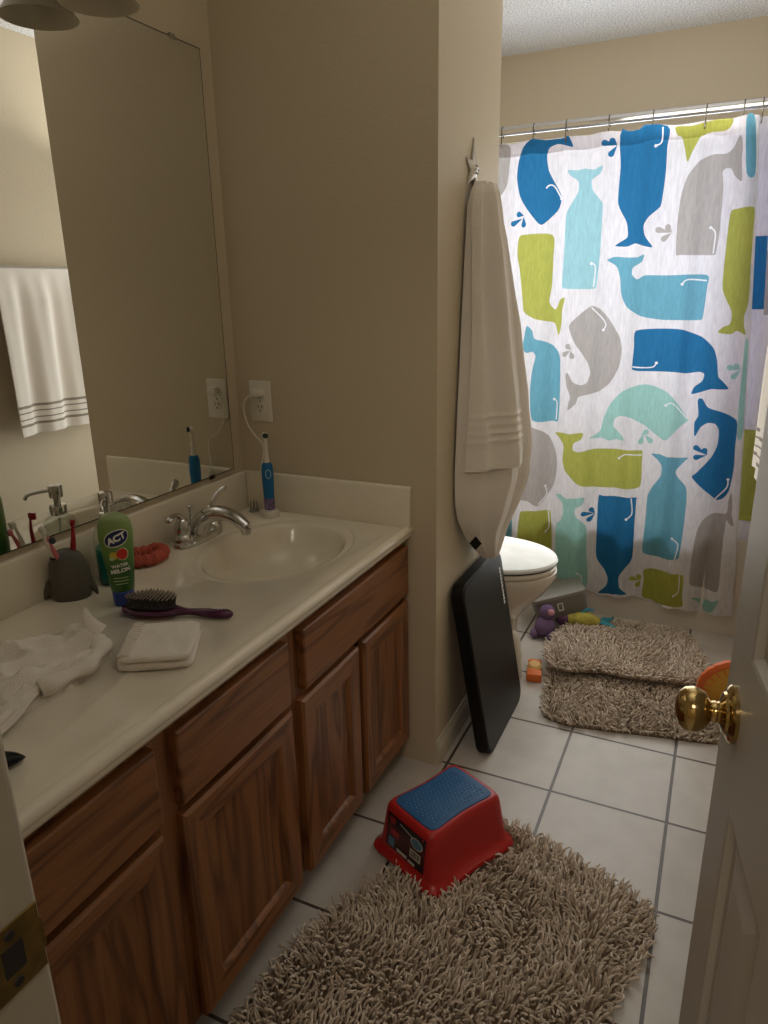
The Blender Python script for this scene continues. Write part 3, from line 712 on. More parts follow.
# folded white washcloth
fw_ = thing('washcloth', 'white washcloth folded into a neat pad in front of the hairbrush', 'washcloth', (.414, -.842, ZC), rot=(0, 0, radians(31)))
def pad(hx, hy, z0, z1, ox=0, oy=0, seed=0, cup=0.):
    bm = B(); R = []; k = 7
    for j in range(k+1):
        t = j/k; b = 1-.05*(2*t-1)**2*1.0; z = z0+(z1-z0)*t
        R.append([(x+ox, y+oy, zz) for x, y, zz in sring(hx*b if 0 < j < k else hx*.93, hy*b if 0 < j < k else hy*.93, z, 64, 7)])
    rv = loft(bm, R, True, False)
    # top grid rings inward
    prev = rv[-1]
    for s in (.85, .7, .5, .3, .12):
        ring = [bm.verts.new((ox+(v.co.x-ox)*s/.93*.93, oy+(v.co.y-oy)*s, z1+.002*(1-s))) for v in rv[-1]]
        for i in range(64): bm.faces.new((prev[i], prev[(i+1) % 64], ring[(i+1) % 64], ring[i]))
        prev = ring
    bm.faces.new(prev)
    for v in bm.verts:
        if v.co.z > z0+.002:
            v.co.z += .0050*noise.noise(V((v.co.x*38+seed, v.co.y*38, 1)))+cup*(v.co.x**2+v.co.y**2)
        v.co.x += .002*noise.noise(V((v.co.y*50, v.co.z*80, seed))); v.co.y += .002*noise.noise(V((v.co.x*50, v.co.z*80, seed+5)))
    return bm
obj('lower_fold', pad(.067, .074, 0, .014, seed=1), M['terry'], fw_)
obj('upper_fold', pad(.065, .072, .0145, .027, .001, .001, seed=4), M['terry'], fw_)
bm = B()
for k in range(13):
    tube(bm, [(-.060+.002*(k % 2), -.062+k*.0100, .0270), (-.050, -.060+k*.0100, .0292), (-.040, -.061+k*.0100, .0275)], .0038, 8)
obj('knit_border', bm, M['terry'], fw_)

# crumpled white cloth
cw = thing('crumpled_cloth', 'white cloth lying crumpled along the near part of the counter', 'cloth', (.27, -1.0, ZC))
out_ = [(.10, -.005), (.085, .06), (.065, .115), (.02, .125), (-.01, .16), (-.035, .150), (-.045, .095), (-.085, .075), (-.105, .02), (-.118, -.05), (-.11, -.12), (-.06, -.165), (0, -.17), (.05, -.14), (.085, -.09)]
rd = [([(-.02, .15), (-.055, .06), (-.075, -.03), (-.07, -.12)], .028, .020), ([(.02, .115), (.0, .05), (-.02, -.02), (-.03, -.13)], .022, .018), ([(.07, .09), (.075, .03), (.05, -.04), (.02, -.13)], .026, .018), ([(.03, .02), (.06, -.10)], .014, .012), ([(-.04, .11), (.05, .105)], .016, .014), ([(-.10, .0), (-.03, .02)], .014, .012), ([(-.09, -.06), (.02, -.05)], .012, .014)]
bm = B(); cloth_lump(bm, out_, rd, .012, .0075, nz=.010, nsc=26, seed=3, edge=.025); obj('bunched_part', bm, M['terry'], cw)
bm = B(); P = smooth_path([(.012, .138, .02), (.0, .130, .045), (-.004, .128, .074)], 6); n = len(P)
tube(bm, P, [.020*(1-i/(n-1))**.8+.0012 for i in range(n)], 14, flat=.45, up=(1, 0, 0)); obj('corner_peak', bm, M['terry'], cw)
bm = B(); P = smooth_path([(.06, -.06, .022), (.085, -.11, .016), (.098, -.16, .010), (.105, -.20, .006)], 6); n = len(P)
tube(bm, P, [.024-.008*i/(n-1) for i in range(n)], 16, flat=.35, up=(0, 0, 1))
for v in bm.verts: v.co.z = max(.0005, v.co.z+.003*sin(v.co.x*420+v.co.y*90))
obj('trailing_end', bm, M['terry'], cw)
bm = B(); P = smooth_path([(.078, -.05, .020), (.092, .0, .024), (.086, .05, .022), (.06, .10, .022), (.03, .118, .018)], 6); n = len(P)
tube(bm, P, [.016+.004*sin(i*.8) for i in range(n)], 14, flat=.8)
for v in bm.verts: v.co.z = max(.0005, v.co.z+.003*noise.noise(v.co*60))
obj('rolled_hem', bm, M['terry'], cw)

# ------------------------------------------------------------------ hairbrush
hb = thing('hairbrush', 'purple hairbrush with black bristles lying bristles up on the counter', 'hairbrush', (.300, -.722, ZC))
hb.rotation_euler = (0, 0, atan2(.062, .215))
def stad(tab, n=18):
    R = []
    for x, hw, z0, z1 in tab:
        R.append([(x, hw*cos(a), (z0+z1)/2+(z1-z0)/2*sin(a)) for a in [2*pi*i/n for i in range(n)]])
    return R
bm = B(); loft(bm, stad([(-.078, .002, .010, .014), (-.074, .014, .006, .018), (-.062, .024, .003, .020), (-.04, .030, .001, .021), (-.012, .031, .0005, .021), (.015, .028, .001, .021), (.036, .020, .002, .020), (.052, .012, .003, .018), (.066, .0085, .004, .017), (.082, .0085, .003, .018), (.105, .011, .001, .019), (.130, .0135, .0005, .020), (.150, .012, .001, .019), (.158, .007, .004, .016), (.161, .002, .008, .012)])); hbb = obj('brush_body', bm, M['purple'], hb)
vs, fs = text_mesh('WET', .011, .0003); bm = B(); add_mapped(bm, vs, fs, lambda u, w: (.128+u, w, .0204+.0002)); obj('lettering', bm, M['print_white'], hbb, smooth=False)
bm = B(); loft(bm, stad([(-.068, .004, .018, .022), (-.060, .018, .015, .027), (-.04, .0255, .014, .030), (-.012, .0265, .014, .0315), (.014, .0235, .014, .029), (.032, .015, .015, .026), (.040, .004, .018, .022)])); obj('cushion', bm, M['cushion'], hb)
bm = B(); rnd = random.Random(3)
for i in range(14):
    for j in range(-4, 5):
        x = -.060+i*.0072; y = j*.0054+(.0027 if i % 2 else 0)
        if ((x+.012)/.052)**2+(y/.025)**2 > 1: continue
        zt = .030-.004*((x+.012)/.05)**2
        dx, dy = (x+.012)*.10, y*.12
        tube(bm, [(x, y, zt-.005), (x+dx, y+dy, zt+.014)], [.0012, .0009], 5); ball(bm, (x+dx, y+dy, zt+.0145), .0019, u=6, v=4, mi=1)
pb = obj('bristles', bm, [M['pin'], M['pin_tip']], hb); pb['kind'] = 'stuff'

# black pointed object at the near end of the counter
bo = thing('pointed_object', 'small black pointed object on the near end of the counter by the door frame', 'case', (.425, -1.232, ZC))
bm = B(); P = smooth_path([(.035, .062, .006), (.022, .04, .012), (.0, .0, .018), (-.02, -.04, .018), (-.035, -.075, .010)], 6); n = len(P)
tube(bm, P, [interp([(0, .001), (.15, .011), (.4, .022), (.7, .024), (.92, .014), (1, .003)], i/(n-1)) for i in range(n)], 18, flat=.7, up=(0, 0, 1))
for v in bm.verts: v.co.z = max(.0005, v.co.z)
obj('shell', bm, M['black_side'], bo)

# ------------------------------------------------------------------ towel on the starfish hook
sh = thing('starfish_hook', 'silver starfish wall hook holding the bath towel', 'hook', (.632, .245, 1.69))
bm = B(); n = 10; ring = []; top = []
arms = [(0, .085), (72, .060), (144, .062), (216, .062), (288, .060)]
pts = []
for k, (a, L) in enumerate(arms):
    a = radians(90-a-8); pts.append((L*cos(a), L*sin(a), .003)); b = a-radians(36); pts.append((.024*cos(b), .024*sin(b), .007))
R0 = [(0.0005, p[0], p[1]) for p in pts]; R1 = [(p[2], p[0], p[1]) for p in pts]
R2 = [(.0135 if i % 2 else .010, p[0]*.5, p[1]*.5) for i, p in enumerate(pts)]; R3 = [(.0165, p[0]*.15, p[1]*.15) for p in pts]
loft(bm, [R0, R1, R2, R3]); bmesh.ops.bevel(bm, geom=[e for e in bm.edges], offset=.0012, segments=2, affect='EDGES'); obj('star', bm, M['hook'], sh)
bm = B(); tube(bm, smooth_path([(.008, .002, -.020), (.014, .003, -.045), (.022, .004, -.058), (.032, .004, -.054), (.038, .004, -.044)], 5), .0048, 12); ball(bm, (.038, .004, -.043), .0062); obj('hook_prong', bm, M['hook'], sh)
for k in range(6):
    bm = B(); a = k*pi/3; ball(bm, (.0165, .010*cos(a), .010*sin(a)), .003, u=8, v=6); obj('bead', bm, M['hook'], sh)

tw = thing('bath_towel', 'white bath towel hanging in folds from the starfish hook', 'towel', (.632, .25, 1.1))
YL = [(.555, .320), (.575, .300), (.62, .245), (.68, .185), (.74, .145), (.80, .128), (.9, .128), (1.1, .145), (1.35, .170), (1.52, .188), (1.60, .200), (1.635, .210), (1.66, .228)]
YR = [(.555, .330), (.575, .345), (.62, .385), (.68, .435), (.74, .475), (.80, .500), (.9, .500), (1.1, .470), (1.35, .405), (1.52, .345), (1.60, .315), (1.635, .300), (1.66, .275)]
DP = [(.555, .020), (.60, .040), (.68, .075), (.76, .115), (.85, .142), (.95, .145), (1.1, .130), (1.35, .098), (1.52, .076), (1.60, .064), (1.635, .050), (1.66, .030)]
BX = [(.555, .050), (.60, .040), (.68, .022), (.76, .010), (.85, .006), (1.6, .006), (1.66, .016)]
def tsurf(u, z, off=0.):
    yl, yr, d = interp(YL, z), interp(YR, z), interp(DP, z)
    s = sin(pi*u); k = interp([(.55, .4), (.8, 1), (1.3, .9), (1.6, .4)], z)
    f = k*(.014*sin(2*pi*(u*3.2)+z*1.2)+.008*sin(2*pi*u*6.1+1.0+z*2.5))*min(1, s*2.2)
    x = interp(BX, z)+(d+off)*s**.62+f+.004*noise.noise(V((u*5, z*9, 2)))*s
    yc, hw = (yl+yr)/2, (yr-yl)/2
    return V((x, yc-(hw+off*.5)*cos(pi*u)-.25, z-1.1))
def sheet(bm, f, nu, nv, th, mi=None):
    """closed thin sheet; f(i/nu, j/nv) -> outer point, th -> offset of the inner side"""
    o = [[bm.verts.new(f(i/nu, j/nv, 0)) for i in range(nu+1)] for j in range(nv+1)]
    q = [[bm.verts.new(f(i/nu, j/nv, -th)) for i in range(nu+1)] for j in range(nv+1)]
    def F(*a):
        fc = bm.faces.new(a)
        return fc
    for j in range(nv):
        for i in range(nu):
            a = F(o[j][i], o[j][i+1], o[j+1][i+1], o[j+1][i]); F(q[j][i], q[j+1][i], q[j+1][i+1], q[j][i+1])
            if mi: a.material_index = mi((i+.5)/nu, (j+.5)/nv)
    for j in range(nv):
        F(o[j][0], o[j+1][0], q[j+1][0], q[j][0]); F(o[j][nu], q[j][nu], q[j+1][nu], o[j+1][nu])
    for i in range(nu):
        F(o[0][i], q[0][i], q[0][i+1], o[0][i+1]); F(o[nv][i], o[nv][i+1], q[nv][i+1], q[nv][i])
bm = B(); sheet(bm, lambda u, t, th: tsurf(u, 1.66-(1.66-.578)*t, th), 60, 90, .006); obj('towel_body', bm, M['terry'], tw)
ZF = .905
def fold(u, t, th):
    z = 1.652-(1.652-ZF)*t
    uu = .015+.37*u+.02*sin(3*t)*(1-u)
    band = sum(.0055*math.exp(-((z-b)/.006)**2) for b in (.985, 1.008, 1.031, 1.054))
    hem = .002 if z < ZF+.02 else 0
    p = tsurf(uu, z, .022+th+band+hem); p.z += .010*(u-.5)*t - .02*0
    return p
bm = B(); sheet(bm, fold, 36, 110, .009); obj('front_fold', bm, M['terry'], tw)
bm = B(); c = V((.060, -.085, -.425)); q = [(0, -.022), (.018, 0), (0, .022), (-.018, 0)]
loft(bm, [[(c.x+a*.95+.3*d, c.y+a*.3-.95*d, c.z+b) for a, b in q] for d in (0, .003)]); obj('tag', bm, M['black_side'], tw, smooth=False)

# ------------------------------------------------------------------ hand towel and bar on the right wall (seen in the mirror)
tr = thing('towel_bar', 'metal towel bar on the right wall seen in the mirror', 'towel bar', (W, .68, 1.50))
bm = B(); tube(bm, [(-.065, -.33, 0), (-.065, .33, 0)], .008, 14); obj('bar', bm, M['steel'], tr)
for s in (-1, 1):
    bm = B(); lathe(bm, [(.024, -.0005), (.024, -.008), (.010, -.012), (.009, -.075), (.006, -.078)], 20, (0, s*.325, 0), 'x'); obj('bracket', bm, M['steel'], tr)
ht = thing('hand_towel', 'white towel with grey stripes hanging on the towel bar seen in the mirror', 'towel', (W, .68, 1.50))
def htf(u, t, th):
    y0, y1 = -.215+.0*t, .225
    y0 = interp([(0, -.330), (1, -.335)], t); 
    y = y0+(y1-y0)*u
    L = .735
    s = t*L
    wv = (.008+.010*min(1, t*2))*sin(u*2*pi*3.3+.8*t)+.005*sin(u*2*pi*7+2)
    arc = .014*pi
    if s < arc: a = s/.014; x = -.065+.015*cos(pi-a+0) ; x = -.065+.015*cos(a); z = .015*sin(a)
    else: x = -.065-.015; z = -(s-arc)
    x -= (.0 if s < arc else min(1, (s-arc)/.12)*(.014+wv))
    return V((x-th*0+(th if s >= arc else 0)*-1*-1, y, z))
def hmi(u, t):
    z = t*.735
    return 1 if any(abs(z-b) < .004 for b in (.610, .637, .664, .690)) else 0
bm = B(); sheet(bm, lambda u, t, th: htf(u, t, -th), 48, 130, .005, hmi); obj('front_drop', bm, [M['terry'], M['stripe']], ht)
bm = B(); sheet(bm, lambda u, t, th: V((-.048+.004*sin(u*20)*t, -.23+.45*u, .006-.5*t))+V((th, 0, 0)), 30, 20, .005); obj('back_drop', bm, M['terry'], ht)

# ------------------------------------------------------------------ bathtub
tu = thing('bathtub', 'white bathtub behind the whale shower curtain', 'bathtub', (W/2, 1.65, 0))
bm = B(); hx, hy = W/2-.002, .378
R = [[(x, y, z) for x, y in ((-hx, -hy), (hx, -hy), (hx, hy), (-hx, hy))] for z in (0, .0)]
rr = lambda ax, ay, z, e: sring(ax, ay, z, 64, e)
loft(bm, [rr(hx, hy, 0, 60), rr(hx, hy, .40, 60), rr(hx-.01, hy-.01, .415, 40), rr(hx-.07, hy-.07, .415, 10), rr(hx-.09, hy-.085, .40, 8), rr(hx-.14, hy-.12, .15, 6), rr(hx-.22, hy-.18, .09, 5)], True, True); obj('tub_shell', bm, M['tub'], tu)

# ------------------------------------------------------------------ shower rod, rings, curtain, liner
YC = 1.25
rod = thing('shower_rod', 'chrome shower curtain rod across the tub', 'curtain rod', (W/2, 1.262, 1.970))
bm = B(); tube(bm, [(-W/2+.001, 0, 0), (W/2-.001, 0, 0)], .0160, 20); obj('rod', bm, M['steel'], rod)
for s in (-1, 1):
    bm = B(); lathe(bm, [(.034, s*(W/2-.0005)), (.034, s*(W/2-.006)), (.022, s*(W/2-.016)), (.0145, s*(W/2-.03))], 24, (0, 0, 0), 'x'); obj('flange', bm, M['steel'], rod)
ring_x = [.16, .29, .415, .539, .662, .817, .969, 1.143, 1.261, 1.318, 1.372, 1.415]
ords = ['first', 'second', 'third', 'fourth', 'fifth', 'sixth', 'seventh', 'eighth', 'ninth', 'tenth', 'eleventh', 'twelfth']
proto = None; vis = 0
for x in ring_x[2:10]:
    if proto is None:
        bm = B(); tube(bm, smooth_path([(0, .010, -.020), (0, .0165, -.004), (0, .012, .012), (0, 0, .0172), (0, -.013, .011), (0, -.0168, -.006), (0, -.014, -.028), (0, -.0145, -.05), (0, -.010, -.062), (0, -.003, -.056), (0, -.004, -.044)], 5), .0022, 8)
        proto = o = obj('curtain_ring', bm, M['dark_steel']); 
    else:
        o = proto.copy(); COL.objects.link(o)
    o.location = (x, 1.262, 1.970)
    tag(o, 'x', 'curtain ring', 'curtain rings on the shower rod')
    o['label'] = ['metal curtain ring farthest left on the rod beside the towel wall', 'metal curtain ring above the curled deep blue whale at the upper left', 'metal curtain ring above the tail of the curled deep blue whale', 'metal curtain ring above the pale blue upright whale and blue drops', 'metal curtain ring above the upright deep blue whale with tail down', 'metal curtain ring above the lime whale tail at the curtain top', 'metal curtain ring above the tail of the tall grey whale', 'metal curtain ring farthest right at the gathered curtain edge'][vis]; vis += 1

WHALES=[("deep",[(0.538,1.93),(0.592,1.921),(0.649,1.924),(0.671,1.931),(0.692,1.892),(0.668,1.898),(0.637,1.905),(0.607,1.892),(0.599,1.864),(0.608,1.815),(0.631,1.772),(0.658,1.72),(0.646,1.671),(0.589,1.622),(0.54,1.669),(0.496,1.731),(0.479,1.8),(0.484,1.857),(0.502,1.905)]),("line",[(0.601,1.753),(0.614,1.763),(0.632,1.757),(0.658,1.714)]),("pale",[(0.676,1.813),(0.713,1.808),(0.743,1.812),(0.778,1.805),(0.808,1.815),(0.8,1.788),(0.771,1.77),(0.778,1.733),(0.814,1.69),(0.818,1.653),(0.819,1.52),(0.815,1.4),(0.803,1.381),(0.694,1.383),(0.676,1.398),(0.678,1.525),(0.678,1.653),(0.698,1.693),(0.722,1.733),(0.72,1.77),(0.688,1.792)]),("line",[(0.804,1.387),(0.806,1.461),(0.79,1.474)]),("deep",[(0.866,1.935),(1.021,1.927),(1.026,1.86),(1.029,1.769),(1.024,1.675),(1.015,1.656),(0.985,1.63),(0.969,1.602),(0.977,1.565),(1.007,1.525),(0.973,1.531),(0.943,1.541),(0.914,1.531),(0.87,1.535),(0.894,1.551),(0.914,1.567),(0.906,1.616),(0.877,1.666),(0.868,1.699),(0.869,1.811)]),("line",[(1.006,1.924),(1.007,1.877),(0.988,1.865)]),("lime",[(0.497,1.58),(0.525,1.59),(0.632,1.585),(0.639,1.509),(0.639,1.395),(0.633,1.332),(0.656,1.304),(0.673,1.342),(0.691,1.347),(0.682,1.295),(0.683,1.25),(0.673,1.202),(0.657,1.25),(0.626,1.259),(0.577,1.268),(0.533,1.296),(0.524,1.351),(0.506,1.46),(0.492,1.514)]),("grey",[(0.352,1.927),(0.446,1.918),(0.449,1.852),(0.442,1.777),(0.415,1.736),(0.357,1.723)]),("grey",[(1.089,1.5),(1.084,1.609),(1.088,1.702),(1.104,1.763),(1.137,1.806),(1.181,1.821),(1.222,1.821),(1.242,1.837),(1.259,1.876),(1.27,1.846),(1.272,1.802),(1.28,1.731),(1.256,1.748),(1.243,1.771),(1.227,1.774),(1.216,1.762),(1.224,1.709),(1.228,1.57),(1.224,1.499),(1.214,1.49),(1.107,1.495)]),("line",[(1.215,1.495),(1.215,1.563),(1.198,1.583)]),("lime",[(1.047,1.922),(1.095,1.921),(1.14,1.928),(1.228,1.929),(1.224,1.901),(1.203,1.892),(1.166,1.892),(1.133,1.884),(1.123,1.867),(1.108,1.834),(1.097,1.807),(1.083,1.855),(1.072,1.886),(1.056,1.895)]),("lime",[(1.256,1.623),(1.276,1.641),(1.329,1.643),(1.336,1.565),(1.342,1.456),(1.35,1.328),(1.342,1.279),(1.345,1.246),(1.354,1.212),(1.325,1.225),(1.304,1.212),(1.262,1.22),(1.277,1.239),(1.299,1.25),(1.298,1.295),(1.261,1.369),(1.256,1.458)]),("mid",[(1.271,1.926),(1.298,1.926),(1.32,1.752),(1.292,1.756)]),("mid",[(0.845,1.485),(0.874,1.496),(0.918,1.492),(0.956,1.492),(0.98,1.5),(0.974,1.475),(0.942,1.455),(0.941,1.43),(0.962,1.412),(0.991,1.426),(1.065,1.424),(1.202,1.423),(1.208,1.378),(1.205,1.279),(1.191,1.264),(1.064,1.264),(0.986,1.279),(0.932,1.31),(0.907,1.358),(0.898,1.418),(0.882,1.461)]),("line",[(1.205,1.403),(1.14,1.408),(1.121,1.392)]),("grey",[(0.716,1.236),(0.738,1.268),(0.781,1.304),(0.807,1.317),(0.835,1.303),(0.874,1.259),(0.914,1.197),(0.925,1.143),(0.918,1.08),(0.891,1.023),(0.848,0.984),(0.775,0.962),(0.763,0.933),(0.731,0.902),(0.732,0.931),(0.738,0.96),(0.721,0.998),(0.713,1.045),(0.723,1.053),(0.744,1.018),(0.777,1.008),(0.804,1.02),(0.814,1.058),(0.804,1.095),(0.778,1.131),(0.743,1.172)]),("line",[(0.803,1.311),(0.841,1.272),(0.857,1.246),(0.849,1.225)]),("mid",[(0.548,1.24),(0.57,1.221),(0.581,1.189),(0.62,1.18),(0.655,1.162),(0.683,1.12),(0.691,1.026),(0.693,0.861),(0.666,0.852),(0.587,0.854),(0.572,0.963),(0.577,1.06),(0.589,1.118),(0.574,1.137),(0.549,1.132),(0.534,1.155),(0.54,1.202)]),("line",[(0.682,0.858),(0.682,0.929),(0.669,0.943)]),("grey",[(0.507,0.814),(0.608,0.817),(0.655,0.788),(0.688,0.72),(0.698,0.66),(0.686,0.575),(0.63,0.479),(0.582,0.496),(0.518,0.526)]),("line",[(0.629,0.485),(0.658,0.53),(0.651,0.567)]),("lime",[(0.681,0.802),(0.713,0.807),(0.747,0.803),(0.801,0.816),(0.796,0.788),(0.764,0.766),(0.763,0.736),(0.79,0.733),(0.846,0.747),(1.021,0.758),(1.038,0.748),(1.039,0.709),(1.042,0.616),(1.016,0.598),(0.857,0.584),(0.789,0.596),(0.737,0.642),(0.722,0.692),(0.723,0.753),(0.704,0.782)]),("line",[(1.037,0.738),(0.977,0.738),(0.949,0.716)]),("lime",[(0.551,0.429),(0.572,0.449),(0.667,0.456),(0.681,0.426),(0.688,0.244),(0.55,0.224)]),("line",[(0.669,0.452),(0.675,0.385),(0.661,0.356)]),("aqua",[(0.701,0.535),(0.721,0.541),(0.747,0.524),(0.776,0.53),(0.824,0.539),(0.818,0.508),(0.791,0.488),(0.792,0.457),(0.837,0.41),(0.844,0.304),(0.854,0.122),(0.737,0.102),(0.723,0.119),(0.709,0.385),(0.728,0.423),(0.738,0.46),(0.732,0.503)]),("line",[(0.837,0.142),(0.831,0.183),(0.817,0.195)]),("deep",[(0.878,0.541),(0.9,0.549),(1.023,0.561),(1.031,0.545),(1.033,0.443),(1.036,0.296),(1.01,0.248),(0.991,0.209),(0.997,0.164),(1.027,0.131),(0.987,0.128),(0.964,0.116),(0.907,0.108),(0.937,0.145),(0.943,0.183),(0.923,0.225),(0.887,0.274),(0.881,0.38)]),("line",[(1.012,0.558),(1.02,0.493),(1.0,0.467)]),("mid",[(0.421,0.404),(0.506,0.432),(0.511,0.294),(0.425,0.282)]),("deep",[(0.974,1.224),(1.067,1.232),(1.142,1.227),(1.209,1.204),(1.254,1.162),(1.271,1.115),(1.281,1.059),(1.3,1.038),(1.321,1.011),(1.287,1.01),(1.262,1.012),(1.223,0.998),(1.195,0.992),(1.203,1.019),(1.227,1.04),(1.232,1.067),(1.211,1.075),(1.158,1.067),(1.082,1.071),(0.978,1.074),(0.971,1.099),(0.972,1.162)]),("line",[(0.972,1.087),(1.042,1.086),(1.058,1.103)]),("aqua",[(0.825,0.792),(0.848,0.807),(0.866,0.827),(0.876,0.881),(0.899,0.939),(0.941,0.988),(1.0,1.018),(1.044,1.018),(1.106,0.991),(1.192,0.899),(1.17,0.866),(1.12,0.8),(1.088,0.818),(1.031,0.862),(0.985,0.887),(0.939,0.889),(0.918,0.874),(0.917,0.845),(0.945,0.818),(0.963,0.792),(0.929,0.793),(0.901,0.786),(0.877,0.794)]),("line",[(1.191,0.897),(1.132,0.946),(1.107,0.94)]),("deep",[(1.22,0.969),(1.236,0.974),(1.258,0.943),(1.305,0.924),(1.363,0.896),(1.369,0.801),(1.374,0.71),(1.368,0.625),(1.351,0.589),(1.329,0.575),(1.299,0.598),(1.231,0.663),(1.244,0.684),(1.291,0.749),(1.307,0.797),(1.306,0.851),(1.29,0.878),(1.264,0.883),(1.241,0.865),(1.223,0.827),(1.217,0.882),(1.228,0.91)]),("line",[(1.323,0.579),(1.358,0.633),(1.359,0.666)]),("mid",[(1.071,0.745),(1.101,0.744),(1.131,0.732),(1.167,0.739),(1.209,0.744),(1.193,0.723),(1.171,0.69),(1.173,0.67),(1.21,0.629),(1.22,0.582),(1.221,0.45),(1.217,0.34),(1.208,0.319),(1.141,0.307),(1.078,0.32),(1.071,0.353),(1.073,0.474),(1.072,0.566),(1.087,0.609),(1.113,0.652),(1.114,0.693),(1.095,0.723)]),("line",[(1.2,0.318),(1.208,0.381),(1.183,0.405)]),("grey",[(1.266,0.226),(1.264,0.346),(1.272,0.448),(1.292,0.496),(1.325,0.52),(1.369,0.532),(1.37,0.582),(1.377,0.616),(1.386,0.568),(1.388,0.528),(1.4,0.483),(1.385,0.487),(1.372,0.502),(1.37,0.428),(1.373,0.312),(1.375,0.201),(1.332,0.194),(1.282,0.207)]),("lime",[(1.092,0.25),(1.222,0.252),(1.242,0.24),(1.245,0.153),(1.244,0.108),(1.096,0.116),(1.09,0.198)]),("line",[(1.226,0.25),(1.229,0.177),(1.212,0.156)]),("aqua",[(1.278,0.154),(1.322,0.147),(1.359,0.148),(1.382,0.164),(1.375,0.132),(1.357,0.098),(1.327,0.097),(1.317,0.122)]),("aqua",[(1.356,1.172),(1.369,1.173),(1.389,0.852),(1.368,0.851)])]
DROPS=[("deep",(0.493,1.667),(0.517,1.66)),("deep",(0.471,1.634),(0.513,1.651)),("deep",(0.517,1.627),(0.516,1.657)),("deep",(0.808,1.891),(0.852,1.882)),("deep",(0.834,1.897),(0.852,1.882)),("deep",(0.833,1.854),(0.852,1.882)),("grey",(1.022,1.584),(1.069,1.573)),("grey",(1.053,1.592),(1.069,1.573)),("grey",(1.043,1.553),(1.069,1.573)),("deep",(0.825,0.466),(0.869,0.466)),("deep",(0.853,0.482),(0.869,0.466)),("deep",(0.847,0.439),(0.869,0.466)),("deep",(1.233,0.784),(1.275,0.757)),("deep",(1.264,0.775),(1.275,0.757)),("deep",(1.237,0.746),(1.275,0.757)),("aqua",(1.028,0.793),(1.035,0.824)),("aqua",(1.063,0.797),(1.035,0.824)),("aqua",(1.044,0.832),(1.028,0.819)),("aqua",(1.316,1.091),(1.354,1.086)),("aqua",(1.337,1.097),(1.354,1.086)),("aqua",(1.333,1.059),(1.354,1.086)),("lime",(1.041,0.201),(1.077,0.196)),("lime",(1.068,0.212),(1.077,0.196)),("lime",(1.066,0.174),(1.077,0.196)),("grey",(0.716,1.16),(0.731,1.144)),("grey",(0.704,1.128),(0.726,1.144)),("grey",(0.735,1.121),(0.726,1.144))]

RIGHT = [(.086, 1.438), (.169, 1.432), (.785, 1.392), (1.229, 1.364), (1.602, 1.336), (1.945, 1.304)]
HEM = [(.20, .17), (.55, .165), (.75, .155), (.84, .112), (.92, .097), (1.0, .115), (1.069, .122), (1.12, .100), (1.242, .097), (1.344, .086), (1.434, .10), (1.7, .10)]
TOP = [(.2, 1.926), (.453, 1.922), (.542, 1.928), (.60, 1.920), (.667, 1.930), (.744, 1.922), (.823, 1.930), (.9, 1.924), (.974, 1.934), (1.06, 1.926), (1.147, 1.934), (1.208, 1.923), (1.265, 1.936), (1.302, 1.933), (1.7, 1.934)]
COLS = {'white': rgb(236, 233, 236), 'deep': rgb(48, 118, 166), 'mid': rgb(114, 174, 194), 'pale': rgb(160, 206, 214), 'aqua': rgb(164, 210, 202), 'lime': rgb(182, 184, 92), 'grey': rgb(182, 176, 172), 'line': rgb(244, 244, 246)}
cm = {k: cloth('curtain_'+k, c, .5) for k, c in COLS.items()}
order = ['white', 'deep', 'mid', 'pale', 'aqua', 'lime', 'grey', 'line']
EXT = .20
def cmap(x, z, dy=0.):
    xe = interp(RIGHT, z); t = x-xe
    amp = interp([(0, .020), (1.0, .014), (1.95, .009)], z)
    wv = lambda u: amp*sin(2*pi*u/.215+.6)+amp*.45*sin(2*pi*u/.093+z*.5)
    fade = max(0, min(1, (-t)/.06))
    if t <= 0: return V((x, YC+wv(x)*fade-.004+dy, z))
    if t < .05:
        a = t/.05*pi; return V((xe+.010*sin(a)-.006*(1-cos(a)), YC+.015*(1-cos(a))-.004+dy, z))
    s = t-.05
    return V((xe-.012+s*.95, YC+.026+.012*sin(s*42)+dy, z))
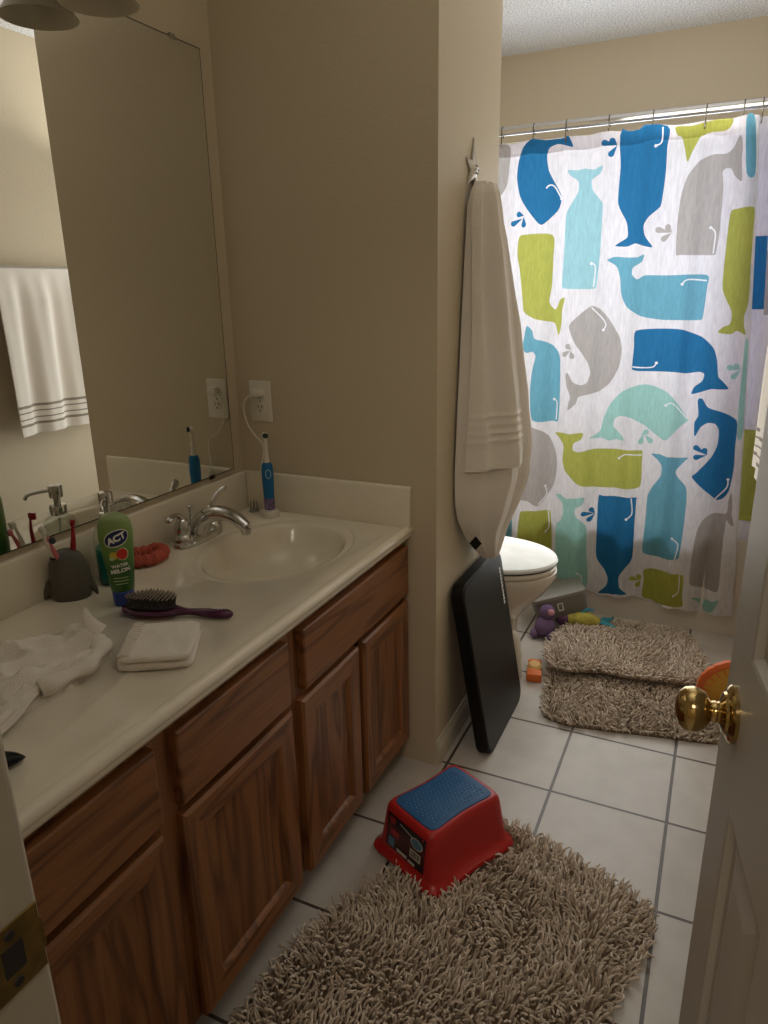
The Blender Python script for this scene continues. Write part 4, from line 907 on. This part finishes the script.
def curtain():
    polys = []; cols = []
    def sm(ps, k=4):
        n = len(ps); out = []
        for i in range(n):
            p0, p1, p2, p3 = [V(ps[(i+d-1) % n]) for d in range(4)]
            for j in range(k):
                t = j/k; tt = .5
                out.append((p1+tt*(p2-p0)*t+(tt*(2*p0-5*p1+4*p2-p3) if False else (-(2*tt)*p0*-1*0+V((0, 0))))*0 if False else None))
        return out
    def crs(ps, k=4):
        n = len(ps); out = []
        for i in range(n):
            p0, p1, p2, p3 = [V(ps[(i+d-1) % n]) for d in range(4)]
            for j in range(k):
                t = j/k
                m1, m2 = (p2-p0)*.36, (p3-p1)*.36
                out.append((2*t**3-3*t*t+1)*p1+(t**3-2*t*t+t)*m1+(-2*t**3+3*t*t)*p2+(t**3-t*t)*m2)
        return out
    def area(p): return sum(p[i].x*p[(i+1) % len(p)].y-p[(i+1) % len(p)].x*p[i].y for i in range(len(p)))
    zt = lambda x: interp(TOP, x); zb = lambda x: interp(HEM, x)
    dom = []
    x = .20
    while x < interp(RIGHT, .09)+EXT: dom.append(V((x, zb(x)))); x += .02
    z = .10
    while z < 1.925: dom.append(V((interp(RIGHT, z)+EXT, z))); z += .03
    x = interp(RIGHT, 1.93)+EXT
    while x > .20: dom.append(V((x, zt(x)))); x -= .02
    dom.append(V((.20, zt(.2))))
    polys.append(dom); cols.append('white')
    for c, ps in WHALES:
        if c == 'line':
            pp = [V(p) for p in ps]; w = .0024; L, R = [], []
            P = smooth_path([(p.x, p.y, 0) for p in pp], 4); P = [V((p.x, p.y)) for p in P]
            for i, p in enumerate(P):
                d = (P[min(i+1, len(P)-1)]-P[max(i-1, 0)]).normalized(); nn = V((-d.y, d.x)); L.append(p+nn*w); R.append(p-nn*w)
            polys.append(L+R[::-1]); cols.append('line')
            e = P[-1] ; polys.append([e+V((.0056*cos(2*pi*i/10), .0056*sin(2*pi*i/10))) for i in range(10)]); cols.append('line')
        else:
            polys.append(crs(ps)); cols.append(c)
    for c, ctr, tip in DROPS:
        ctr, tip = V(ctr), V(tip); d = (tip-ctr); L = d.length; a0 = atan2(d.y, d.x); r = .0105
        p = [ctr+V((r*cos(a0+a), r*sin(a0+a))) for a in [radians(65+230*i/9) for i in range(10)]]+[tip-d*.02]
        polys.append(p); cols.append(c)
    # print fragments on the gathered part at the right edge
    for c, t0, t1, z0, z1 in (('mid', .012, .05, 1.62, 1.93), ('deep', .06, .11, 1.30, 1.55), ('grey', .11, .16, 1.28, 1.50), ('deep', .018, .05, 1.25, 1.45), ('lime', .055, .17, .50, .86), ('mid', .02, .05, .34, .47), ('deep', .02, .045, .20, .30)):
        polys.append([V((interp(RIGHT, z)+t, z)) for t, z in ((t0, z0), (t1, z0), (t1, z1), (t0, z1))]); cols.append(c)
    verts, faces = [], []
    for p in polys:
        if area(p) < 0: p = p[::-1]
        faces.append(list(range(len(verts), len(verts)+len(p)))); verts += p
    z = .14
    while z < 1.92:
        x = .215
        while x < interp(RIGHT, z)+EXT:
            verts.append(V((x, z))); x += .016 if x < interp(RIGHT, z)-.03 else .006
        z += .032
    vs, es, fs, ov, oe, of = delaunay_2d_cdt(verts, [], faces, 1, 1e-6)
    bm = B(); nv = [bm.verts.new(cmap(v.x, v.y)) for v in vs]
    for f, src in zip(fs, of):
        if 0 not in src and not src: continue
        c = sum((vs[i] for i in f), V((0, 0)))/len(f)
        if c.y > zt(c.x)+.004 or c.y < zb(c.x)-.004 or c.x > interp(RIGHT, c.y)+EXT+.01: continue
        try: fc = bm.faces.new([nv[i] for i in f])
        except ValueError: continue
        fc.material_index = order.index(cols[max(src)])
    bmesh.ops.delete(bm, geom=[v for v in bm.verts if not v.link_faces], context='VERTS')
    sc = thing('shower_curtain', 'white shower curtain printed with blue, teal, lime and grey whales', 'shower curtain', (.85, YC, 1.0))
    bmesh.ops.translate(bm, verts=bm.verts, vec=(-.85, -YC, -1.0))
    o = obj('printed_panel', bm, [cm[k] for k in order], sc)
    # doubled top hem
    bm = B(); nx = 90; f = lambda u, t, th: None
    rows = []
    for z_ in (0, .5, 1):
        row = []
        for i in range(nx+1):
            x = .20+(interp(RIGHT, 1.9)-.205)*i/nx; zz = zt(x)-.001-.047*z_
            p = cmap(x, zz, .0035); row.append(bm.verts.new((p.x-.85, p.y-YC, p.z-1.0)))
        rows.append(row)
    for a, b in zip(rows, rows[1:]):
        for i in range(nx): bm.faces.new((a[i], a[i+1], b[i+1], b[i]))
    obj('top_hem', bm, cm['white'], sc)
curtain()
ln = thing('curtain_liner', 'plain white shower liner hanging inside the tub behind the whale curtain', 'shower liner', (.9, 1.375, 1.0))
bm = B(); lc = cloth('liner_white', rgb(232, 230, 244), .65)
nx, nz = 110, 12; rows = []
for j in range(nz+1):
    z = 1.935-1.48*j/nz
    rows.append([bm.verts.new((1.22+.29*i/nx-.9, .018*sin(i*.42)+.006*sin(i*1.1), z-1.0)) for i in range(nx+1)])
for a, b in zip(rows, rows[1:]):
    for i in range(nx): bm.faces.new((a[i], a[i+1], b[i+1], b[i]))
obj('liner_sheet', bm, lc, ln)

# ------------------------------------------------------------------ toilet
to = thing('toilet', 'cream toilet with marbled closed lid between the towel wall and the tub', 'toilet', (.5, .745, 0))
def egg(cx, af, ab, b, z, n=48):
    return [(cx+(af if cos(a) > 0 else ab)*math.copysign(abs(cos(a))**.92, cos(a)), b*sin(a), z) for a in [2*pi*i/n for i in range(n)]]
bm = B()
loft(bm, [egg(-.05, .252, .22, .118, 0), egg(-.05, .256, .22, .122, .012), egg(-.05, .244, .22, .112, .035), egg(-.04, .222, .22, .100, .09), egg(-.03, .210, .22, .098, .17), egg(-.005, .222, .23, .118, .225), egg(.02, .252, .23, .152, .285), egg(.035, .272, .23, .176, .335), egg(.04, .280, .23, .184, .365), egg(.04, .280, .23, .184, .382), egg(.04, .270, .22, .175, .386)]); obj('bowl', bm, M['porcelain'], to)
bm = B(); loft(bm, [egg(.035, .272, .235, .180, .386), egg(.035, .282, .24, .188, .390), egg(.035, .284, .24, .190, .400), egg(.035, .280, .238, .187, .406)]); obj('seat', bm, M['porcelain'], to)
bm = B(); loft(bm, [egg(.035, .274, .23, .181, .404), egg(.035, .274, .23, .181, .414)]); obj('seat_gap', bm, M['black_gap'], to)
bm = B(); loft(bm, [egg(.035, .280, .24, .188, .4125), egg(.035, .286, .244, .193, .416), egg(.035, .287, .245, .194, .424), egg(.035, .282, .24, .189, .431), egg(.035, .262, .22, .172, .435), egg(.035, .13, .11, .085, .438)]); obj('lid', bm, M['lid'], to)
bm = B(); loft(bm, [sring(.095, .205, .37, 40, 6, (-.39, 0)), sring(.100, .220, .40, 40, 6, (-.39, 0)), sring(.100, .225, .70, 40, 6, (-.39, 0)), sring(.09, .215, .705, 40, 6, (-.39, 0))]); obj('tank', bm, M['porcelain'], to)
bm = B(); loft(bm, [sring(.106, .232, .706, 40, 6, (-.39, 0)), sring(.109, .235, .712, 40, 6, (-.39, 0)), sring(.109, .235, .733, 40, 6, (-.39, 0)), sring(.10, .225, .742, 40, 6, (-.39, 0))]); obj('tank_lid', bm, M['porcelain'], to)
bm = B(); box(bm, -.45, -.24, -.11, .11, .20, .388, bev=.02); obj('tank_shelf', bm, M['porcelain'], to)
# white rounded thing beside the toilet base
wp = thing('toilet_brush_caddy', 'white rounded plastic caddy on the floor beside the toilet base, behind the black board', 'caddy', (.700, .596, 0))
bm = B(); loft(bm, [sring(.042, .042, 0, 32, 2.4), sring(.043, .043, .006, 32, 2.4), sring(.038, .038, .07, 32, 2.4), sring(.036, .036, .13, 32, 2.3), sring(.030, .030, .165, 32, 2.2), sring(.020, .020, .185, 32, 2), sring(.008, .008, .193, 32, 2)]); obj('body', bm, M['cream_plastic'], wp)
bm = B(); tube(bm, [(0, 0, .188), (0, 0, .24)], .008, 12); ball(bm, (0, 0, .245), .012); obj('handle', bm, M['cream_plastic'], wp)

# ------------------------------------------------------------------ black slab leaning on the partition
SL, SW, ST = .565, .39, .040
TH = math.asin(.100/SL)
bp_ = thing('leaning_board', 'black rounded flat board with small white lettering leaning on the wall under the towel', 'board', (.775, .285, 0)); bp_.rotation_euler = (0, -TH, 0)
bp_.location = (.776, .287, .0)
# local: z up along the slab, -x towards the wall
def rrect(hw, h0, h1, r, n=6):
    out = []
    for cx, cz, a0 in ((hw-r, h0+r, -90), (hw-r, h1-r, 0), (-hw+r, h1-r, 90), (-hw+r, h0+r, 180)):
        for k in range(n+1): a = radians(a0+90*k/n); out.append((cx+r*cos(a), cz+r*sin(a)))
    return out
lift = ST*sin(TH)
bm = B(); R = []
for x, k in ((0, .003), (-.003, 0), (-ST+.003, 0), (-ST, .003)):
    R.append([(x, y*(1-k/.2), (z-.28)*(1-k/.28)+.28) for y, z in rrect(SW/2, 0, SL, .045)])
loft(bm, R, True, True); obj('slab_edge', bm, M['black_side'], bp_)
bm = B(); R = []
for x, k in ((-.001, .0), (.0012, .0), (.002, .002)):
    R.append([(x, y*(.965-k), (z-.28)*(.975-k)+.28) for y, z in rrect(SW/2, 0, SL, .045)])
loft(bm, R, True, True); fcp = obj('face', bm, M['black'], bp_)
bm = B(); rnd = random.Random(11); z = SL-.062
for i in range(11):
    w = rnd.choice((.006, .008, .010)); box(bm, .0021, .0026, .148, .160, z-w, z); 
    if i % 2: box(bm, .0021, .0026, .152, .164, z-w*.5, z-w*.25)
    z -= w+.0035
obj('lettering', bm, M['print_white'], fcp, smooth=False)

# ------------------------------------------------------------------ step stool
LA = atan2(.90, .44)
stl = thing('step_stool', 'red plastic children step stool with blue dotted top on the shag rug', 'step stool', (.770, -.297, .004)); stl.rotation_euler = (0, 0, LA)
def sr(hx, hy, z, n=72, e=7., pinch=.0):
    R = []
    for x, y, zz in sring(hx, hy, z, n, e): R.append((x, y*(1-pinch*(1-(x/hx)**2)), zz))
    return R
KX, KY, KZ = .945, 1.06, .715
SP = [(z*KZ, x*KX, y*KY, p) for z, x, y, p in [(0, .160, .122, .05), (.006, .162, .124, .05), (.016, .160, .122, .06), (.026, .151, .113, .09), (.040, .146, .107, .11), (.10, .140, .101, .13), (.175, .134, .094, .16), (.192, .131, .091, .16), (.201, .126, .086, .16), (.2045, .120, .080, .16), (.2045, .115, .076, .16)]]
def arch(R, k):
    k *= .7
    return [(x, y, z+k*max(0, 1-(y/.075)**2)*(abs(x) > .1) + k*max(0, 1-(x/.10)**2)*(abs(y) > .06)) for x, y, z in R]
bm = B(); rings = [sr(hx, hy, z, pinch=p) for z, hx, hy, p in SP]
for i, k in ((0, .014), (1, .014), (2, .013), (3, .008), (4, .003)): rings[i] = arch(rings[i], k)
loft(bm, rings, False, True); obj('body', bm, M['red'], stl)
bm = B(); loft(bm, [sr(.115*KX, .076*KY, .2046*KZ, pinch=.16), sr(.114*KX, .075*KY, .2046*KZ+.0025, pinch=.16), sr(.110*KX, .071*KY, .2046*KZ+.0036, pinch=.16)], False, True)
for i in range(-9, 10):
    for j in range(-6, 7):
        x = i*.0112+(.0056 if j % 2 else 0); y = j*.0105
        if abs(x) > .094 or abs(y) > (.064*(1-.16*(1-(x/.105)**2))): continue
        g = bmesh.ops.create_cone(bm, cap_ends=True, segments=8, radius1=.0030, radius2=.0018, depth=.0022, matrix=Matrix.Translation((x, y, .2046*KZ+.0044)))
        for v in g['verts']:
            for f in v.link_faces: f.material_index = 1
obj('tread', bm, [M['blue_tread'], M['blue_dot']], stl)
def sf(y, z, off=.0010):
    y *= KY; z = z*KZ+.002
    hx = interp([(a[0], a[1]) for a in SP], z); hy = interp([(a[0], a[2]) for a in SP], z); 
    return (-hx*(1-min(.999, abs(y/hy))**7)**(1/7)-off, -y, z)
def patch(name, y0, y1, z0, z1, m, par, off, n=8):
    bm = B(); loft(bm, [[sf(y0+(y1-y0)*i/n, z0+(z1-z0)*k/4, off) for i in range(n+1)] for k in range(5)], False, False, closed=False); return obj(name, bm, m, par, smooth=False)
st = patch('sticker', -.066, .068, .048, .178, M['sticker'], stl, .0010)
patch('sticker_strip', -.06, .066, .142, .176, M['sticker_dark'], st, .0014)
patch('sticker_strip', -.03, .066, .050, .074, M['sticker_dark'], st, .0014)
def disc(cy, cz, r, m, off, name):
    bm = B(); loft(bm, [[sf(cy+r*k*cos(a), cz+r*k*sin(a), off) for a in [2*pi*i/28 for i in range(28)]] for k in (1, .5, .05)], False, True); return obj(name, bm, m, st, smooth=False)
disc(.040, .140, .0205, M['sticker_white'], .0018, 'badge_rim'); disc(.040, .140, .0175, M['sticker_blue'], .0022, 'badge')
bm = B(); loft(bm, [[sf(-.02+.045*i/6, .165-.012*i/6+d, .0018) for i in range(7)] for d in (-.0022, .0022)], False, False, closed=False); obj('lettering_bar', bm, M['sticker_white'], st, smooth=False)
bc = patch('barcode_label', .020, .056, .078, .110, M['sticker_white'], st, .0018)
rnd = random.Random(5); y = .024; bm = B()
while y < .052:
    w = rnd.choice((.0008, .0014, .002)); q = [sf(a, b, .0023) for a, b in ((y, .083), (y+w, .083), (y+w, .106), (y, .106))]; bm.faces.new([bm.verts.new(p) for p in q]); y += w+rnd.choice((.001, .0016))
obj('barcode', bm, M['slot'], bc, smooth=False)
for y0, y1, z0, z1, m in ((-.055, -.035, .145, .17, 'sticker_red'), (-.024, .012, .054, .066, 'sticker_white'), (.016, .04, .052, .062, 'sticker_white'), (-.05, -.02, .10, .125, 'sticker_red'), (-.055, -.035, .055, .09, 'sticker_blue')): patch('sticker_picture', y0, y1, z0, z1, M[m], st, .0018, 4)
for a, b in ((.058, .170),):
    bm = B(); p = sf(a, b, 0); ball(bm, (p[0]+.001, p[1], p[2]), .0035, u=10, v=8); obj('moulded_pip', bm, M['red'], stl)

# ------------------------------------------------------------------ shag rugs
def rug(name, label, outline, seed, hfun=lambda p: 0., pitch=.0086, length=.031, rad=.0027, skip=None, base_z=.003):
    rnd = random.Random(seed)
    P = smooth_path([(*p, 0) for p in outline]+[(*outline[0], 0)], 5)[:-1]; pl2 = [V((p.x, p.y)) for p in P]; n = len(pl2)
    cx, cy = sum(p.x for p in pl2)/n, sum(p.y for p in pl2)/n
    inside = lambda x, y: sum(1 for i in range(n) if (pl2[i].y > y) != (pl2[(i+1) % n].y > y) and x < (pl2[(i+1) % n].x-pl2[i].x)*(y-pl2[i].y)/(pl2[(i+1) % n].y-pl2[i].y)+pl2[i].x) % 2 == 1
    t = thing(name, label, 'rug', (cx, cy, 0))
    # backing
    bm = B(); g = []
    xs = [p.x for p in pl2]; ys = [p.y for p in pl2]
    x = min(xs)
    while x < max(xs):
        y = min(ys)
        while y < max(ys):
            if inside(x, y): g.append(V((x, y)))
            y += .03
        x += .03
    vs, es, fs, *_ = delaunay_2d_cdt(pl2+g, [(i, (i+1) % n) for i in range(n)], [], 1, 1e-6)
    nv = [bm.verts.new((v.x-cx, v.y-cy, hfun(v)+base_z)) for v in vs]
    for f in fs: bm.faces.new([nv[i] for i in f])
    r = bmesh.ops.extrude_edge_only(bm, edges=[e for e in bm.edges if e.is_boundary])
    for v in [k for k in r['geom'] if isinstance(k, bmesh.types.BMVert)]: v.co.z -= base_z
    obj('backing', bm, M['rug_base'], t)
    verts, faces, mis = [], [], []
    x = min(xs)
    while x < max(xs):
        y = min(ys)
        while y < max(ys):
            px, py = x+pitch*rnd.uniform(-.5, .5), y+pitch*rnd.uniform(-.5, .5)
            y += pitch
            if not inside(px, py) or (skip and skip(px, py)): continue
            z0 = hfun(V((px, py)))+base_z
            flow = noise.noise(V((px*7+seed, py*7, .5)))*pi*1.6
            a = flow+rnd.gauss(0, .75); til = rnd.uniform(.35, 1.15); L = length*rnd.uniform(.75, 1.2)
            # strands at the rim lean outwards
            dd = V((px-cx, py-cy))
            if not inside(px+dd.normalized().x*.02, py+dd.normalized().y*.02): a = atan2(dd.y, dd.x)+rnd.gauss(0, .5); til = rnd.uniform(.8, 1.3)
            k0 = len(verts); p = V((px, py, z0-.001)); th = til*.35; ba = a+pi/2; R = rad*rnd.uniform(.8, 1.15)
            bend = rnd.uniform(-.75, .75)
            for j in range(4):
                d = V((sin(th)*cos(a), sin(th)*sin(a), cos(th)))
                s1 = V((-sin(a), cos(a), 0)); s2 = d.cross(s1); rr = R*(1, 1.05, 1, .6)[j]
                for q in range(4):
                    c = pi/2*q; w = p+(s1*cos(c)+s2*sin(c))*rr; verts.append((w.x-cx, w.y-cy, max(w.z, .0012)))
                p = p+d*(L/3); th = min(1.75, th+til*.42); a += bend
            mi = rnd.choice((0, 0, 1, 1, 1, 2))
            for j in range(3):
                for q in range(4):
                    b0 = k0+j*4; faces.append((b0+q, b0+(q+1) % 4, b0+4+(q+1) % 4, b0+4+q)); mis.append(mi)
            faces.append((k0+12, k0+13, k0+14, k0+15)); mis.append(mi)
        x += pitch
    me = bpy.data.meshes.new('pile'); me.from_pydata(verts, [], faces); me.update()
    for k in ('rug_a', 'rug_b', 'rug_c'): me.materials.append(M[k])
    me.polygons.foreach_set('material_index', mis); me.polygons.foreach_set('use_smooth', [True]*len(faces))
    o = bpy.data.objects.new('pile', me); COL.objects.link(o); o.parent = t; o['kind'] = 'stuff'
    return t
ca, sa = cos(LA), sin(LA)
def under_stool(x, y):
    u, v = x-.770, y+.297; lx, ly = u*ca+v*sa, -u*sa+v*ca
    return abs(lx) < .154 and abs(ly) < .132
def h1(p):
    # low rumple across the far end of the rug
    d = abs((p.x-1.00)*.35+(p.y+.335)*.94); e = max(0, 1-((p.x-1.06)/.16)**2); return .022*math.exp(-(d/.028)**2)*e
rug('shag_rug', 'beige shag bath rug under the step stool in front of the vanity', [(.562, -1.02), (.560, -.88), (.572, -.74), (.61, -.60), (.675, -.46), (.765, -.32), (.845, -.20), (.90, -.165), (.96, -.175), (1.08, -.215), (1.20, -.255), (1.275, -.30), (1.295, -.36), (1.275, -.45), (1.24, -.57), (1.20, -.70), (1.16, -.85), (1.13, -1.0), (1.05, -1.10), (.85, -1.12), (.68, -1.10)], 1, h1, skip=under_stool, rad=.0031, pitch=.0092)
rug('shag_rug', 'lower beige shag rug at the toilet, its front edge nearest the vanity', [(.875, .385), (.95, .365), (1.08, .385), (1.22, .415), (1.36, .44), (1.42, .465), (1.43, .55), (1.40, .70), (1.38, .85), (1.2, .92), (1.0, .90), (.86, .85), (.83, .70), (.845, .55)], 2)
def h3(p):
    f = max(0, min(1, (.86-p.y)/.22)); arch_ = .030*math.exp(-((p.x-1.02)/.10)**2-((p.y-.93)/.12)**2)
    return .026+.022*f+arch_*.7-.02*max(0, (p.y-1.0)/.25)
rug('shag_rug', 'upper crumpled beige shag rug lying on the lower one before the tub', [(.815, .69), (.86, .625), (.93, .635), (1.01, .67), (1.10, .675), (1.20, .695), (1.30, .715), (1.365, .735), (1.375, .82), (1.345, .97), (1.30, 1.12), (1.22, 1.19), (1.08, 1.185), (.95, 1.15), (.85, 1.06), (.80, .93), (.79, .80)], 3, h3)

# ------------------------------------------------------------------ odds and ends on the floor by the toilet
gb = thing('grey_bin', 'grey plastic box with a small white square mark propped against the tub by the toilet', 'box', (.765, 1.100, .112)); gb.rotation_euler = (radians(-4), radians(-15), radians(24))
bm = B(); loft(bm, [sring(.100, .070, -.045, 44, 9), sring(.105, .074, -.04, 44, 9), sring(.112, .080, .035, 44, 9), sring(.110, .078, .038, 44, 9)]); obj('bin', bm, M['grey_box'], gb)
bm = B(); loft(bm, [sring(.115, .083, .038, 44, 9), sring(.116, .084, .041, 44, 9), sring(.115, .083, .051, 44, 9), sring(.108, .076, .056, 44, 9)]); obj('bin_lid', bm, M['grey_box_lid'], gb)
bm = B()
for a in ((-.045, -.022, .014, .018), (-.045, -.022, -.016, -.012), (-.045, -.041, -.016, .018), (-.026, -.022, -.016, .018)): box(bm, a[0]+.030, a[1]+.030, -.0800, -.0775, a[2], a[3])
obj('square_mark', bm, M['print_white'], gb, smooth=False)

pp = thing('plush_toy', 'purple plush toy with a pink snout lying against the toilet base', 'toy', (.742, .975, 0))
bm = B(); ball(bm, (0, 0, .044), .044, (.95, 1.15, 1)); ball(bm, (.006, .006, .105), .033, (1.0, .9, 1.0))
for s in (-1, 1): ball(bm, (s*.034, -.035, .02), .019, (1, 1.3, 1))
for v in bm.verts: v.co += v.normal*.0015*noise.noise(v.co*120) if v.normal.length else V((0, 0, 0)); v.co.z = max(.0005, v.co.z)
obj('body', bm, M['plush'], pp)
bm = B(); ball(bm, (.026, -.018, .118), .014, (1, .8, 1)); obj('snout', bm, M['plush_pink'], pp)
mt = thing('fish_toy', 'small yellow and teal fish tailed toy on the floor before the tub', 'toy', (.880, 1.070, .022)); mt.rotation_euler = (0, 0, radians(14)); mt.scale = (1.25, 1.25, 1.25)
bm = B(); P = smooth_path([(-.06, 0, .026), (-.035, 0, .030), (0, 0, .030), (.035, 0, .026), (.055, 0, .022)], 5); n = len(P)
tube(bm, P, [interp([(0, .004), (.15, .019), (.5, .028), (.8, .018), (1, .010)], i/(n-1)) for i in range(n)], 16); obj('body', bm, M['toy_yellow'], mt)
bm = B(); ball(bm, (-.065, .0, .026), .024, (1, .9, 1)); obj('head', bm, M['toy_violet'], mt)
for s in (-1, 1):
    bm = B(); P = smooth_path([(.05, 0, .024), (.075, s*.016, .026), (.102, s*.036, .022)], 5); n = len(P)
    tube(bm, P, [interp([(0, .008), (.5, .014), (1, .003)], i/(n-1)) for i in range(n)], 12, flat=.4); obj('tail_fin', bm, M['toy_teal'], mt)
bm = B(); P = smooth_path([(-.01, .0, .052), (.01, .004, .064), (.035, .008, .060)], 5); n = len(P); tube(bm, P, [interp([(0, .008), (.5, .010), (1, .003)], i/(n-1)) for i in range(n)], 12, flat=.5); obj('back_fin', bm, M['toy_teal'], mt)
ob = thing('orange_block', 'small orange and cream toy block on the tile beside the toilet base', 'toy', (.778, .652, 0)); ob.rotation_euler = (0, 0, radians(12))
ob.scale = (1.25, 1.45, 1.3)
bm = B(); box(bm, -.022, .022, -.045, -.012, 0, .026, bev=.005); obj('base', bm, M['toy_orange'], ob)
bm = B(); lathe(bm, [(.020, 0), (.0215, .004), (.0215, .022), (.016, .028), (.0, .030)], 24, (0, .010, 0)); obj('round_face', bm, M['toy_cream'], ob)
bm = B(); box(bm, -.02, .02, .028, .046, 0, .022, bev=.005); obj('cap', bm, M['toy_orange'], ob)
od = thing('scalloped_disc', 'round orange and yellow scalloped toy disc standing behind the brass door knob', 'toy', (1.447, .60, .128)); od.rotation_euler = (radians(12), 0, radians(12)); od.scale = (1.16, 1.16, 1.16)
bm = B(); n = 72
rg = lambda r, y, k=0: [((r+k*abs(sin(12*a)))*cos(a), y, (r+k*abs(sin(12*a)))*sin(a)) for a in [2*pi*i/n for i in range(n)]]
loft(bm, [rg(.094, .012, .002), rg(.099, .006, .003), rg(.099, -.004, .003), rg(.090, -.012, .002)]); obj('rim', bm, M['disc_orange'], od)
bm = B(); loft(bm, [rg(.086, -.0118, .0), rg(.080, -.016, .0), rg(.05, -.024), rg(.01, -.027)]); fc_ = obj('face', bm, M['disc_yellow'], od)
for k in range(24):
    a = 2*pi*k/24; bm = B(); tube(bm, [(.068*cos(a), -.0185, .068*sin(a)), (.086*cos(a), -.0135, .086*sin(a))], [.0018, .0028], 8); obj('ridge', bm, M['disc_orange'], fc_)

# ------------------------------------------------------------------ light
w = bpy.data.worlds.new('sky'); S.world = w; w.use_nodes = True
bg = w.node_tree.nodes['Background']; bg.inputs['Color'].default_value = (.84, .90, 1.0, 1); bg.inputs['Strength'].default_value = SKY
def area(name, loc, rot, sx, sy, power, col, portal=False):
    l = bpy.data.lights.new(name, 'AREA'); l.shape = 'RECTANGLE'; l.size = sx; l.size_y = sy; l.energy = power; l.color = col
    if portal: l.cycles.is_portal = True
    o = bpy.data.objects.new(name, l); COL.objects.link(o); o.location = loc; o.rotation_euler = rot; return o
area('window_portal', ((WX0+WX1)/2, BY+.115, (WZ0+WZ1)/2), (radians(-90), 0, 0), WX1-WX0, WZ1-WZ0, 1, (1, 1, 1), True)
area('window_daylight', ((WX0+WX1)/2, BY+.5, 1.9), (radians(-72), 0, 0), 1.6, 1.2, DAY, (.93, .96, 1.0))
area('curtain_glow_fill', (.80, 1.13, 1.15), (radians(-90), 0, 0), 1.1, 1.5, CURTAIN_FILL, (1.0, .98, .955))  # added lamp standing in for daylight spread into the room by the curtain
area('shower_bounce_fill', (1.10, .95, 1.95), (radians(165), 0, 0), .5, .5, SHOWER_FILL, (1.0, .98, .95))  # added lamp facing up, imitates light bounced off the shower room ceiling
area('vanity_bounce_fill', (1.05, -.65, 2.05), (radians(180), 0, 0), .6, .6, VANITY_FILL, (1.0, .93, .82))  # lamp added under the vanity ceiling to brighten the counter from above
area('hall_fill', (1.3, -2.6, H-.02), (0, 0, 0), .5, .5, HALL_FILL, (1, .89, .74))  # unseen hall light, put in to brighten the near end through the doorway
S.view_settings.view_transform = 'Standard'; S.view_settings.look = 'None'; S.view_settings.exposure = EXPO; S.view_settings.gamma = 1
